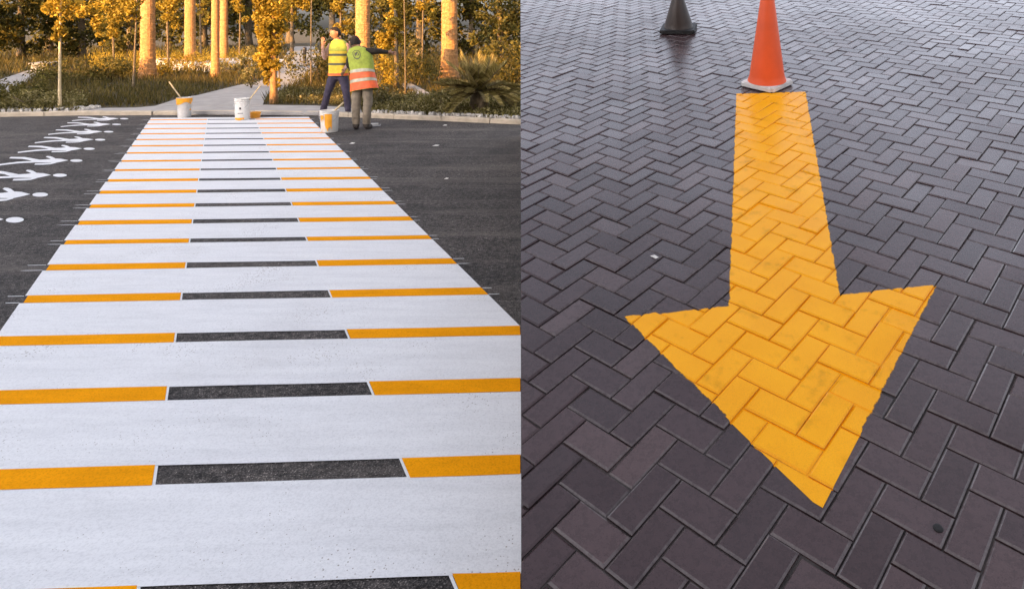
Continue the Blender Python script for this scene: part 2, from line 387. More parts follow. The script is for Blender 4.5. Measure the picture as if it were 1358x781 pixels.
for b in bricks:
    if not (min(p[0] for q in pieces for p in q) - .2 < b['u'] < max(p[0] for q in pieces for p in q) + .2): continue
    Mx = brick_mat(b); V, Fc = VAR[b['kind']][b['vi']]
    W3 = [Mx @ Vector(p) for p in V]
    for f in Fc:
        off = Mx.to_3x3() @ Vector((sum(V[i][0] for i in f), sum(V[i][1] for i in f), 0)).normalized()*.0004 if min(V[i][2] for i in f) < -.04 else Vector((0, 0, .0007))
        pl = [((W3[i]+off).x, (W3[i]+off).y, max(W3[i].z, BED) + off.z) for i in f]
        for cv in pieces:
            c = clip(pl, cv)
            if c: k = len(fv); fv += c; ff.append(tuple(range(k, k+len(c))))
# paint that ran into the joints
for cv in pieces:
    k = len(fv); fv += [(x, y, BED + .0012) for x, y in cv]; ff.append(tuple(range(k, k+len(cv))))
def mk_arrow():
    t = NT('sprayed_yellow_paint'); v = t.coord(); pos = t.node('ShaderNodeNewGeometry').outputs['Position']
    def edge(p, q, inside_pt):
        p, q, c = A_uv[p], A_uv[q], inside_pt
        n = Vector((-(q[1]-p[1]), q[0]-p[0])).normalized()
        if n.dot(Vector(c) - Vector(p)) < 0: n = -n
        d = t.node('ShaderNodeVectorMath', {0: v, 1: (n.x, n.y, 0)}, operation='DOT_PRODUCT').outputs['Value']
        return t.math('SUBTRACT', d, n.dot(Vector(p)))
    cs = tuple(sum(p[i] for p in shaft)/4 for i in (0, 1)); chd = tuple((A_uv['hl'][i]+A_uv['hr'][i]+A_uv['t2'][i])/3 for i in (0, 1))
    far_e = edge('stl', 'str', cs)
    ds = t.math('MINIMUM', t.math('MINIMUM', edge('stl', 'sbl', cs), edge('str', 'sbr', cs)), far_e)
    dh = t.math('MINIMUM', t.math('MINIMUM', edge('hl', 't2', chd), edge('hr', 't1', chd)), t.math('MINIMUM', edge('hl', 'sbl', chd), edge('sbr', 'hr', chd)))
    d = t.math('MAXIMUM', ds, dh)
    wob = t.math('MULTIPLY', t.noise(v, 14, 4, .65), .026); grit = t.math('MULTIPLY', t.noise(v, 260, 2, .6), .007)
    soft = t.math('MULTIPLY_ADD', t.math('SUBTRACT', d, t.math('ADD', wob, t.math('SUBTRACT', grit, .0135))), 260.0, .3, clamp=True)
    wear = t.noise(v, 6.5, 6, .7); fine = t.noise(v, 330, 2, .7)
    thin = t.ramp(t.math('ADD', wear, t.math('MULTIPLY', fine, .10)), [(.61, (1, 1, 1)), (.78, (.68, .68, .68))])
    t.set('Alpha', t.math('MULTIPLY', soft, thin))
    n = t.noise(v, 3.5, 5, .6)
    c = t.ramp(n, [(.3, (.90, .37, .004)), (.7, (.99, .44, .007))])
    c = t.mix(1, c, t.ramp(fine, [(.3, (.84, .82, .8)), (.55, (1, 1, 1))]), 'MULTIPLY')
    t.set('Base Color', c); t.set('Coat Weight', .45); t.set('Coat IOR', 1.33); t.set('Coat Roughness', .25); t.set('Roughness', .5); t.set('Specular IOR Level', .05); t.bump(t.noise(v, 70, 4, .7), .22, .003); return t.m
me = bpy.data.meshes.new('painted_arrow'); me.from_pydata(fv, [], ff); me.materials.append(mk_arrow()); me.update()
arrow = link('painted_arrow', me); arrow.matrix_world = RM
tag(arrow, 'large yellow arrow sprayed on the grey herringbone bricks, pointing towards the viewer', 'arrow')

# ------------------------------------------------------------------ zebra crossing on the road
SK = .050                                            # stripes run along (1, SK)
def sline(px, py): p = GP(px, py); return p.y - SK*p.x
class Ln:
    def __init__(s, a, b): s.a, s.b = GP(*a), GP(*b)
    def hit(s, c):                                   # crossing with y = c + SK x
        d_ = s.b - s.a; t = (c + SK*s.a.x - s.a.y)/(d_.y - SK*d_.x); return s.a.x + d_.x*t
EL, ER = Ln((2, 437), (201, 155.5)), Ln((690, 433), (409, 155.5))
JL, JR = Ln((207, 632), (264, 238)), Ln((534.5, 620), (372, 238))
def ramp_x(c): return c*KX/(1 - SK*KX) + .003        # where a stripe line meets the ramp's wall
bands_px = [(614.5, 639.5), (511, 528.5), (440.5, 452.3), (387.5, 396.8), (347.5, 354.8), (316, 321), (290.5, 295.8), (269.5, 273.8), (251.5, 255.3), (236.6, 239.6)]
bands = [(sline(345, b), sline(345, a)) for a, b in bands_px]
pit = (bands[-1][0] - bands[0][0])/(len(bands)-1); bw = .85*sum(b-a for a, b in bands)/len(bands)
bands.insert(0, (bands[0][0]-pit, bands[0][0]-pit+bw)); last = sline(300, 156.3)
while bands[-1][1] + pit < last - .1: bands.append((bands[-1][0]+pit, bands[-1][0]+pit+bw))
zc = tag(empty('zebra_crossing', (GP(345, 300).x, GP(345, 300).y, 0)), 'white zebra crossing with yellow bars at both ends of its dark gaps', 'crossing')
def strip(name, c0, c1, x0, x1, mat, z=.004, parent=None, jit=.006, seg=.35):
    bm_ = MB(); n = max(2, int((max(x1(c0), x1(c1)) - min(x0(c0), x0(c1)))/seg)); 
    jl = lambda: rng.uniform(-jit, jit)*.6
    va, vb = [], []
    for i in range(n+1):
        t = i/n; xa = x0(c0)*(1-t) + x1(c0)*t; xb = x0(c1)*(1-t) + x1(c1)*t
        va.append((xa, c0 + SK*xa + jl(), z)); vb.append((xb, c1 + SK*xb + jl(), z))
    bm_.add(va + vb, [(i, i+1, n+2+i, n+1+i) for i in range(n)])
    o = bm_.build(name, mat, parent)
    if parent is not None: o.matrix_parent_inverse = Matrix.Translation(-parent.location)
    return o
xl = lambda c: EL.hit(c); xr = lambda c: min(ER.hit(c), ramp_x(c))
prev = .42
for (c0, c1) in bands:
    if c0 - prev > .05: strip('white_stripe', prev, c0, xl, xr, M['white'], parent=zc)
    strip('yellow_bar', c0-.004, c1+.004, lambda c: xl(c)+.02, lambda c: JL.hit(c)-.010, M['yellow'], z=.0052, parent=zc, jit=.004)
    if min(xr(c0), xr(c1)) - JR.hit(c0) > .1:
        strip('yellow_bar', c0-.004, c1+.004, lambda c: JR.hit(c)+.010, lambda c: xr(c)-.003, M['yellow'], z=.0052, parent=zc, jit=.004)
        strip('divider_line', c0, c1, lambda c: JR.hit(c)-.002, lambda c: JR.hit(c)+.0095, M['white'], parent=zc, jit=.001)
    strip('divider_line', c0, c1, lambda c: JL.hit(c)-.0095, lambda c: JL.hit(c)+.002, M['white'], parent=zc, jit=.001)
    for cc in (c0, c1-.009):                         # chalk lines run past both ends
        strip('guide_line', cc, cc+.009, lambda c: xl(c)-rng.uniform(.08, .16), lambda c: xl(c)-.004, M['white'], parent=zc, jit=.001)
        if ER.hit(cc) + .2 < ramp_x(cc): strip('guide_line', cc, cc+.009, lambda c: ER.hit(c)+.004, lambda c: ER.hit(c)+rng.uniform(.05, .10), M['white'], parent=zc, jit=.001)
    prev = c1
strip('white_stripe', prev, last, xl, xr, M['white'], parent=zc)

# painted walking figures beside the crossing, heads towards it
def stroke(mb, pts, ws, z):
    pts = [Vector((*p, 0)) for p in pts]; a, b = [], []
    for i, p in enumerate(pts):
        d_ = (pts[min(i+1, len(pts)-1)] - pts[max(i-1, 0)]).normalized(); n = Vector((-d_.y, d_.x, 0))*ws[i]
        a.append((p.x+n.x, p.y+n.y, z)); b.append((p.x-n.x, p.y-n.y, z))
    k = len(pts); mb.add(b + a, [(i, i+1, k+i+1, k+i) for i in range(k-1)]); return mb
fig = empty('painted_figure', (0, 0, 0))
FH = GP(1058/10.446, 180 + 350/10.446)
def fig_part(name, pts, z):                          # outlines measured on one figure, laid out on the ground in metres from its head
    P_ = [GP(x/10.446, 180 + y/10.446) - FH for x, y in pts]
    bm = bmesh.new(); f = bm.faces.new([bm.verts.new((p.x, p.y, z)) for p in P_]); bm.normal_update()
    if f.normal.z < 0: bmesh.ops.reverse_faces(bm, faces=[f])
    bmesh.ops.triangulate(bm, faces=bm.faces[:]); me = bpy.data.meshes.new(name); bm.to_mesh(me); bm.free(); return link(name, me, M['white'], fig)
fig_part('head', [(1058 + 86*math.cos(i*.2618), 350 - 18.5*math.sin(i*.2618)) for i in range(24)], .004)
fig_part('torso', [(950, 346), (850, 326), (760, 321), (640, 334), (545, 338), (440, 350), (428, 378), (560, 377), (700, 381), (760, 383), (850, 367)], .004)
fig_part('arm', [(775, 326), (725, 300), (690, 290), (650, 288), (632, 300), (690, 322), (745, 346)], .0048)
fig_part('arm', [(790, 368), (700, 386), (600, 388), (490, 391), (476, 409), (600, 409), (700, 403), (770, 386)], .0048)
fig_part('leg', [(560, 342), (440, 320), (340, 303), (145, 302), (122, 322), (300, 329), (380, 341), (450, 362)], .0056)
fig_part('leg', [(480, 360), (370, 362), (240, 370), (100, 387), (0, 401), (-38, 407), (-38, 426), (60, 413), (200, 397), (330, 386), (460, 382)], .0064)
heads = [(164.7, 158.0), (154.5, 165.5), (144, 175.3), (132.8, 185.9), (118.2, 197.9), (101.2, 213.6), (79.4, 233.1), (53.3, 258.8), (19.6, 292.3)]
def copy_tree(o, parent=None):
    c = o.copy(); C.objects.link(c); c.parent = parent
    for ch in list(o.children): copy_tree(ch, c)
    return c
ords = ['farthest', 'second farthest', 'third farthest', 'fourth farthest', 'middle', 'fourth nearest', 'third nearest', 'second nearest', 'nearest']
for i, h in enumerate(heads):
    o = fig if i == 0 else copy_tree(fig)
    p = GP(*h); o.location = (p.x, p.y, 0); o.rotation_euler = (0, 0, rng.uniform(-.012, .012))
    tag(o, '%s of the nine white walking figures painted on the asphalt beside the crossing' % ords[i], 'road marking', 'walking figures painted along the crossing')

# ------------------------------------------------------------------ unseen buildings added behind the viewer, shaped to shade the road and the ramp
M['plaster'] = simple('plaster', (.50, .46, .40), .85, .1, 1, .2, bscale=30)
M['tile'] = simple('roof_tiles', (.30, .13, .08), .8, .3, 3, .3)
M['pane'] = simple('window_glass', (.05, .06, .07), .12, .1, 1, 0)
def shade_building(l0, l1, H, label, dist=15.0, depth=9.0, storeys=2):
    t = empty('shade_building', (0, 0, 0)); tag(t, label, 'shade_building')
    t.rotation_euler = (0, 0, -R(SUN_AZ)); t.location = Vector((-math.sin(R(SUN_AZ))*dist, -math.cos(R(SUN_AZ))*dist, 0))
    MB().box(l0, l1, -depth, 0, -.02, H).build('wall', M['plaster'], t)
    MB().box(l0-.3, l1+.3, -depth-.3, .3, H+.003, H+.25).build('roof', M['tile'], t)
    n = max(1, int((l1-l0)/3)); sh = H/storeys
    for s in range(storeys):
        for i in range(n):
            x = l0 + (i+.5)*(l1-l0)/n; z = s*sh + sh*.35
            w = MB().box(x-.55, x+.55, -.05, .04, z, z+sh*.45).build('window', M['whitewall'], t)
            MB().box(x-.47, x+.47, .03, .045, z+.07, z+sh*.45-.07).build('pane', M['pane'], w)
# l is measured across the sun's direction
shade_building(-46, -14.0, 5.45, 'long low plastered building added unseen behind the viewer at the left to cast shade', 15)
shade_building(-13.98, -11.62, 4.95, 'smallest plastered building, added unseen between the two other low ones to cast shade', 15)
shade_building(-11.6, -8.42, 5.95, 'narrow low plastered building, added unseen beside the tall one to shade the workers', 15)
shade_building(-8.4, 22, 13.2, 'tall plastered building, added unseen behind the viewer to shade the ramp', 15, storeys=4)

# ------------------------------------------------------------------ trees and planting
def leaf_mesh(name, cen, nrm_jit, size, mat, asp=.55, droop=0.0):
    n = len(cen); cen = np.asarray(cen, float)
    d1 = nr.normal(size=(n, 3)); d1[:, 2] -= droop; d1 /= np.linalg.norm(d1, axis=1)[:, None]
    d2 = nr.normal(size=(n, 3)); d2 -= (d2*d1).sum(1)[:, None]*d1; d2 /= np.linalg.norm(d2, axis=1)[:, None]
    s = size*nr.uniform(.6, 1.35, n)[:, None]
    V = np.empty((n, 4, 3)); V[:, 0] = cen - d1*s*.5; V[:, 1] = cen + d2*s*asp*.5; V[:, 2] = cen + d1*s*.5; V[:, 3] = cen - d2*s*asp*.5
    return V.reshape(-1, 3)
def quads_obj(name, V, mat, parent=None, k=4):
    n = len(V)//k; me = bpy.data.meshes.new(name)
    me.vertices.add(len(V)); me.vertices.foreach_set('co', np.ascontiguousarray(V, dtype=np.float32).ravel())
    me.loops.add(len(V)); me.loops.foreach_set('vertex_index', np.arange(len(V), dtype=np.int32))
    me.polygons.add(n); me.polygons.foreach_set('loop_start', np.arange(0, len(V), k, dtype=np.int32))
    me.update(calc_edges=True); me.validate(); me.materials.append(mat)
    return link(name, me, None, parent)
def blob_pts(c, r, n, hollow=.5):
    d_ = nr.normal(size=(n, 3)); d_ /= np.linalg.norm(d_, axis=1)[:, None]
    rad = nr.uniform(hollow**3, 1, n)**(1/3)
    return np.asarray(c) + d_*rad[:, None]*np.asarray(r)
def clumps(c, r, n_cl, cl_r, n_leaf, hollow=.55):
    out = []
    for q in blob_pts(c, r, n_cl, hollow):
        k = nr.uniform(.6, 1.3); out.append(blob_pts(q, (cl_r*k, cl_r*k, cl_r*k*.8), int(n_leaf*k*k), .2))
    return np.concatenate(out)
def trunk_mesh(mb, base_r, top_r, H, lean=(0, 0), wob=.03, n=12, seg=14, flare=1.35, jit=.05):
    pts, rad = [], []
    ph = rng.uniform(0, 6)
    for i in range(seg+1):
        t = i/seg; pts.append((lean[0]*t + wob*math.sin(3*t+ph), lean[1]*t + wob*math.cos(2.3*t+ph), H*t - .05))
        rad.append((base_r*(1-t) + top_r*t)*(1 + (flare-1)*math.exp(-t*H/.25)))
    mb.tube(pts, rad, n, jit=jit); return pts
def tree(name, label, px, py, H, r0, r1, crown, leaf, bark='bark', group=None, lean=(0, 0), limbs=6, size=.12, zb=.06, leafdroop=.3, asp=.55):
    p = GP(px, py, zb); t = empty(name, p); tag(t, label, 'tree', group)
    mb = MB(); pts = trunk_mesh(mb, r0, r1, H, lean)
    for i in range(limbs):
        a = rng.uniform(0, 6.28); k = rng.randrange(len(pts)*2//3, len(pts)); s = Vector(pts[k]); L = rng.uniform(.5, 1.1)*max(.4, H*.16)
        e = s + Vector((math.cos(a)*L, math.sin(a)*L, L*rng.uniform(.5, 1.0))); mid_ = (s+e)/2 + Vector((0, 0, L*.08))
        mb.tube([s, mid_, e], [r1*.6, r1*.4, r1*.15], 6)
    mb.build('trunk', M[bark], t, True)
    cc = np.concatenate([clumps(*c) for c in crown])
    quads_obj('crown', leaf_mesh('crown', cc, 0, size, None, asp, leafdroop), M[leaf], t)
    return t
def palm(px, py, H, r0, label, zb=.06, fr=22, dead=0):
    p = GP(px, py, zb); t = empty('palm_tree', p); tag(t, label, 'palm tree', 'palm trees in the garden')
    mb = MB(); n = 18; seg = int(H/.16); k = len(mb.v)
    prof = []
    for i in range(seg):
        z = i*H/seg; r = r0*(1 - .12*z/H)*(1 + .35*math.exp(-z/.3)); prof += [(r*1.05, z), (r*.97, z + .10*H/seg), (r*1.0, z + .85*H/seg)]
    mb.lathe(prof, n); 
    for i, v in enumerate(mb.v): q = 1 + .05*mnoise.noise(Vector(v)*9); mb.v[i] = (v[0]*q, v[1]*q, v[2] + .02*mnoise.noise(Vector(v)*6))
    mb.build('trunk', M['palmbark'], t)
    V = []; stem = MB()
    for i in range(fr):
        a = i*2.4 + rng.uniform(-.2, .2); up = rng.uniform(-.2, 1.0); L = rng.uniform(1.8, 2.4)
        pts = [Vector((math.cos(a)*L*s*(1-.15*s), math.sin(a)*L*s*(1-.15*s), H + up*L*s*.8 - L*.75*s*s)) for s in np.linspace(0, 1, 9)]
        stem.tube(pts, [.03*(1-.8*s) for s in np.linspace(0, 1, 9)], 4, caps=False)
        for s in np.linspace(.15, 1, 26):
            f_ = s*8; j = min(7, int(f_)); q = pts[j].lerp(pts[j+1], f_-j); d_ = (pts[j+1]-pts[j]).normalized(); sd = d_.cross(Vector((0, 0, 1))).normalized()
            for sg in (-1, 1):
                tip = q + sd*sg*.42*(1-.5*s) + d_*.18 - Vector((0, 0, .12)); w = d_*.018
                V += [q-w, q+w, tip+w*.3, tip-w*.3]
    c = stem.build('crown', M['bark_grey'], t)
    quads_obj('leaflets', np.array([v[:] for v in V]), M['frond'], c)
    return t
M['palmbark'] = simple('palm_bark', (.40, .20, .07), .9, .35, 14, .7, bscale=40, bdist=.03)

palm(196, 104, 7.0, .22, 'thick palm trunk left of the flat white planter')
palm(252, 93, 7.5, .20, 'palm trunk standing in the tall sunlit grass left of the white planter')
palm(285.5, 103, 6.5, .125, 'slim trunk standing in front of the long white planter')
palm(297, 84, 7.0, .18, 'palm trunk partly behind the slim trunk, beyond the white planter')
palm(596, 108, 7.0, .25, 'thick palm trunk rising behind the spiky cycad')
palm(481, 100, 7.0, .25, 'palm trunk behind the two workers')

# young trees near the kerb
t = tree('young_tree', 'slender young tree with golden leaves at the left end of the kerb', 82, 147, 3.6, .028, .012,
    [((.05, 0, 2.3), (.38, .35, .55), 16, .15, 70, .3), ((.45, .05, 2.05), (.35, .2, .16), 10, .12, 60, .2), ((.72, .1, 1.62), (.10, .12, .30), 6, .09, 45, .2), ((-.03, 0, 1.45), (.10, .1, .42), 9, .08, 40, .2)], 'leaf_gold', 'wood', 'young trees in the garden', (-.06, 0), 5, .075)
tree('young_tree', 'young tree with a drooping golden branch left of the thick palm', 178, 118, 3.6, .03, .012,
    [((-.35, 0, 2.35), (.45, .3, .5), 14, .16, 80, .3), ((-.55, 0, 1.75), (.16, .15, .5), 8, .12, 55, .2), ((-.12, 0, 2.1), (.18, .2, .35), 7, .12, 50, .2)], 'leaf_gold', 'bark_grey', 'young trees in the garden', (.05, 0), 5, .085)
tree('golden_tree', 'narrow golden leaved tree beside the white paint bucket on the path', 365, 138, 4.4, .075, .03,
    [((-.12, 0, 2.5), (.28, .24, 1.75), 80, .16, 130, .25), ((-.14, -.03, 1.15), (.16, .15, .6), 26, .12, 90, .2), ((-.18, -.02, .62), (.09, .1, .28), 6, .09, 50, .2), ((.02, 0, .6), (.07, .08, .4), 7, .07, 50, .2)], 'leaf_gold', 'bark', None, (-.12, 0), 5, .075)
tree('golden_tree', 'golden tree at the bend of the path behind the workers', 388, 84, 5.5, .10, .04,
    [((0, 0, 3.0), (.75, .7, 1.0), 34, .28, 120, .4)], 'leaf_gold', 'bark_grey', None, (0, 0), 6, .11)
tree('golden_tree', 'columnar golden tree right of the two workers', 524, 118, 4.8, .06, .03,
    [((.0, 0, 2.5), (.26, .24, 1.9), 40, .17, 110, .3), ((-.3, 0, 1.25), (.2, .2, .4), 10, .13, 70, .3)], 'leaf_gold', 'bark_grey', None, (0, 0), 5, .09)
tree('slender_tree', 'thin bare stemmed sapling between the path and the workers', 414, 118, 4.2, .018, .01,
    [((0, 0, 3.4), (.4, .4, .6), 14, .15, 60, .3)], 'leaf_mid', 'bark_grey', 'young trees in the garden', (0, 0), 3, .08)
tree('slender_tree', 'thin sapling with one hanging pale spray left of the cycad palm', 536, 128, 4.2, .018, .01,
    [((0, 0, 3.3), (.4, .4, .6), 14, .15, 60, .3), ((.28, 0, 1.15), (.08, .08, .3), 6, .07, 40, .2)], 'leaf_pale', 'bark_grey', 'young trees in the garden', (.02, 0), 3, .08)
tree('slender_tree', 'small sapling with grey leaves on the bend of the path', 371, 112, 3.0, .018, .01,
    [((-.35, 0, .9), (.16, .16, .6), 9, .1, 45, .2), ((.25, 0, .75), (.2, .16, .4), 9, .1, 45, .2)], 'leaf_pale', 'bark_grey', 'young trees in the garden', (.0, 0), 3, .07)

for px, py, w_, lb in ((222, 98, .55, 'golden crowned young tree between the first two palms'), (266, 90, .6, 'golden crowned young tree in the tall grass'), (318, 86, .7, 'golden crowned young tree behind the planter'), (452, 96, .6, 'golden crowned tree directly behind the left worker'), (150, 96, .8, 'golden crowned tree left of the thick palm'), (560, 92, .8, 'golden crowned tree left of the palm above the cycad')):
    k = GP(px, py).y/24
    tree('young_tree', lb, px, py, 4.4*k, .04, .02, [((0, 0, 2.75*k), (w_*1.0, .6, .85*k), 22, .2, 90, .3), ((.15, -.1, 1.7*k), (w_*.5, .4, .4*k), 7, .15, 60, .2)], 'leaf_gold', 'bark_grey', 'young trees in the garden', (0, 0), 5, .10)

# dark trees closing the view
dk = [(-70, 84, 3.4), (-20, 80, 3.0), (28, 77, 3.2), (66, 70, 3.0), (108, 76, 2.8), (150, 66, 3.6), (172, 80, 2.2), (224, 68, 3.0), (270, 62, 3.4), (330, 61, 3.2), (385, 58, 3.4), (440, 66, 3.2), (508, 74, 2.8), (556, 78, 2.8), (625, 74, 3.2), (664, 82, 2.6), (700, 72, 3.4)]
where = ['beyond the left edge of the view', 'at the far left above the grey path', 'above the bend of the left path', 'behind the grey path end', 'behind the slender golden sapling', 'far behind the drooping golden branch', 'close left of the thick palm', 'between the two thick palms', 'far behind the sunlit grass', 'far behind the white planter', 'where the path disappears', 'behind the left worker', 'behind the right worker', 'behind the hanging pale spray', 'right of the palm above the cycad', 'behind the cycad', 'beyond the ramp edge']
for i, (px, py, w) in enumerate(dk):
    D = GP(px, py).y; k = D/30
    tree('dark_tree', 'dense dark evergreen tree ' + where[i], px, py, 5.2*k, .14*k, .06*k,
        [((0, 0, 3.4*k), (w*.52*k, .9*k, 2.0*k), 46, .42*k, 70, .45), ((0, 0, 1.25*k), (w*.5*k, .7*k, 1.15*k), 34, .36*k, 60, .4)], 'leaf_dark' if i % 3 else 'leaf_mid', 'bark_grey', 'dark trees closing the garden', (0, 0), 5, .17*k)

# sunlit shrubs
def shrub(name, label, px, py, r, h, leaf, n=20, size=.07, group='shrubs in the garden'):
    p = GP(px, py, .06); t = empty(name, p); tag(t, label, 'shrub', group)
    mb = MB()
    for i in range(5):
        a = rng.uniform(0, 6.28); mb.tube([(0, 0, -.03), (math.cos(a)*r*.3, math.sin(a)*r*.3, h*.4), (math.cos(a)*r*.6, math.sin(a)*r*.6, h*.75)], [.012, .009, .005], 5)
    mb.build('stem', M['bark_grey'], t)
    quads_obj('foliage', leaf_mesh('f', clumps((0, 0, h*.52), (r, r*.8, h*.45), n, min(r, h)*.34, 55, .3), 0, size, None, .5, -.2), M[leaf], t)
shrub('shrub', 'golden shrub at the foot of the thick palm', 212, 101, .55, .5, 'leaf_gold', 22)
shrub('shrub', 'golden bush around the palm in the tall grass', 250, 97, .7, .75, 'leaf_gold', 26)
shrub('shrub', 'small golden bush right of the tall grass palm', 272, 94, .6, .55, 'leaf_gold', 20)
shrub('shrub', 'grey leaved bush in front of the white planter corner', 333, 118, .35, 1.15, 'leaf_pale', 22)
shrub('shrub', 'pale shrub in front of the white planter beside the slim trunk', 310, 100, .9, .45, 'leaf_pale', 24)
shrub('shrub', 'rounded olive bush under the drooping golden branch', 140, 108, .9, .8, 'leaf_mid', 30, .09)
shrub('shrub', 'golden bush behind the right worker', 500, 124, .5, 1.1, 'leaf_gold', 26)
shrub('shrub', 'low golden bush right of the worker in grey trousers', 500, 142, .45, .5, 'leaf_pale', 22)
shrub('shrub', 'olive bush between the columnar tree and the small grey path', 548, 112, .8, 1.0, 'leaf_mid', 30, .09)
shrub('shrub', 'pale leaved bush at the left of the cycad by the kerb', 580, 152, .42, .42, 'leaf_pale', 22, .06)
shrub('shrub', 'olive bush at the right edge of the garden behind the cycad', 690, 122, .9, 1.5, 'leaf_mid', 34, .1)
shrub('shrub', 'olive bush at the left edge of the garden by the kerb', 8, 140, .8, .5, 'leaf_mid', 30, .07)
shrub('shrub', 'low pale bush left of the young golden tree', 48, 146, .6, .38, 'leaf_pale', 28, .06)
shrub('shrub', 'dark bush at the bend of the left path', 72, 112, .8, .7, 'leaf_mid', 26, .08)
shrub('shrub', 'dark bush left of the path behind the two workers', 424, 108, 1.0, .95, 'leaf_mid', 30, .09)

# cycad
p = GP(636, 150, .06); cy = empty('cycad', p); tag(cy, 'large spiky cycad with arching fronds by the kerb near the ramp', 'cycad')
mb = MB(); mb.lathe([(.16, -.05), (.19, .1), (.17, .3), (.10, .42), (.01, .46)], 14); 
for i, v in enumerate(mb.v): q = 1 + .2*mnoise.noise(Vector(v)*14); mb.v[i] = (v[0]*q, v[1]*q, v[2])
mb.build('trunk', M['bark_grey'], cy)
for i in range(64):
    a = i*2.39996 + rng.uniform(-.15, .15); e = rng.uniform(-.15, 1.15); L = rng.uniform(.78, 1.02)
    pts = []
    for s in np.linspace(0, 1, 8):
        r_ = L*s*math.cos(e)*(1 - .08*s); pts.append(Vector((math.cos(a)*r_, math.sin(a)*r_, .40 + L*s*math.sin(e) - .30*L*s*s*math.cos(e))))
    st = MB().tube(pts, [.011*(1-.7*s) for s in np.linspace(0, 1, 8)], 4, caps=False).build('frond', M['bark_grey'], cy)
    V = []
    for s in np.linspace(.12, 1, 34):
        f_ = s*7; j = min(6, int(f_)); q = pts[j].lerp(pts[j+1], f_-j); d_ = (pts[j+1]-pts[j]).normalized()
        sd = d_.cross(Vector((0, 0, 1))); sd = sd.normalized() if sd.length > .05 else Vector((1, 0, 0)); up = sd.cross(d_)
        for sg in (-1, 1):
            tip = q + sd*sg*.15*(1.05-.75*s) + d_*.09 + up*.05; w = d_*.013
            V += [q-w, q+w, tip+w*.3, tip-w*.3]
    quads_obj('leaflets', np.array([v[:] for v in V]), M['frond'], st)

# grass, ground cover, pebbles: uncountable
def in_poly(x, y, poly):
    r_ = False; j = len(poly)-1
    for i in range(len(poly)):
        if (poly[i][1] > y) != (poly[j][1] > y) and x < (poly[j][0]-poly[i][0])*(y-poly[i][1])/(poly[j][1]-poly[i][1]) + poly[i][0]: r_ = not r_
        j = i
    return r_
NOGO = [[(98, 147.5), (480, 152), (480, 142), (420, 139.5), (350, 138.5), (236, 137), (180, 142), (98, 143)],
        [(205, 141), (236, 131), (262, 126.5), (315, 113.5), (345, 108), (366, 97), (374, 82), (380, 70), (392, 62), (418, 62), (428, 72), (424, 86), (414, 99), (396, 111), (374, 119.5), (352, 130), (348, 140)],
        [(530, 112), (541, 108.5), (571, 124), (565, 132)], [(-120, 150), (-40, 127), (0, 106), (36, 94), (70, 85), (78, 89), (48, 101), (15, 120), (-20, 150)]]
def kerb_y(x):
    for a, b in zip(KERB, KERB[1:]):
        if a.x <= x <= b.x: return a.y + (b.y-a.y)*(x-a.x)/(b.x-a.x)
    return 14
def scatter(n, px0, px1, py0, py1, bias=1.0):
    out = []
    while len(out) < n:
        px = rng.uniform(px0, px1); py = py0 + (py1-py0)*rng.random()**bias
        if any(in_poly(px, py, q) for q in NOGO): continue
        p = GP(px, py, .06)
        if p.y < kerb_y(p.x) + .2: continue
        out.append(p)
    return out
V = []
for p in scatter(42000, -40, 760, 62, 152):
    k = p.y/18; h = rng.uniform(.08, .26)*(.6 + .8*(mnoise.noise(p*.6)*.5+.5))*min(k, 1.6); a = rng.uniform(0, 6.28); w = .009*k
    l = Vector((rng.gauss(0, .35)*h, rng.gauss(0, .35)*h, h)); d_ = Vector((math.cos(a)*w, math.sin(a)*w, 0))
    V += [p-d_, p+d_, p+l]
tag(quads_obj('grass', np.array([v[:] for v in V]), M['grass'], k=3), 'dark olive grass covering the garden beds behind the kerb', 'grass', kind='stuff')
cc = []
for p in scatter(900, 490, 760, 128, 162) + scatter(520, -40, 112, 128, 151) + scatter(160, 370, 490, 120, 143):
    r_ = rng.uniform(.05, .16); cc.append(blob_pts((p.x, p.y, p.z + r_*.6), (r_, r_, r_*.8), 16, .2))
tag(quads_obj('ground_cover', leaf_mesh('gc', np.concatenate(cc), 0, .055, None, .6), M['leaf_pale']), 'low leafy ground cover along the kerb', 'ground cover', kind='stuff')
cc = []
for p in scatter(800, 120, 345, 72, 100) :
    for _ in range(6): cc.append((p.x + rng.gauss(0, .08), p.y + rng.gauss(0, .08), p.z + rng.uniform(0, .55)))
tag(quads_obj('tall_grass', leaf_mesh('tg', np.array(cc), 0, .22, None, .12, -1.5), M['leaf_gold']), 'tall sunlit grass around the palms', 'grass', kind='stuff')
mb = MB()
for i in range(420):
    if i < 260: x = rng.uniform(-30, 108); d0 = rng.uniform(.16, .75)
    else: x = rng.uniform(500, 700); d0 = rng.uniform(.14, .30)
    q = GP(x, 153); p = Vector((q.x, kerb_y(q.x) + d0, .10)); r_ = rng.uniform(.012, .045); k = len(mb.v)
    a0 = rng.uniform(0, 6); ring = [(p.x + r_*math.cos(a0+j*1.257)*rng.uniform(.7, 1.3), p.y + r_*math.sin(a0+j*1.257)*rng.uniform(.7, 1.3), p.z) for j in range(5)]
    tp = [(p.x + (v[0]-p.x)*.6, p.y + (v[1]-p.y)*.6, p.z + r_*.8) for v in ring]; lo = [(v[0], v[1], p.z-.03) for v in ring]
    mb.add(lo + ring + tp, [(j, (j+1) % 5, 5+(j+1) % 5, 5+j) for j in range(5)] + [(5+j, 5+(j+1) % 5, 10+(j+1) % 5, 10+j) for j in range(5)] + [(10, 11, 12, 13, 14)])
tag(mb.build('pebbles', M['pebble']), 'pale pebbles strewn behind the kerb', 'pebbles', kind='stuff')

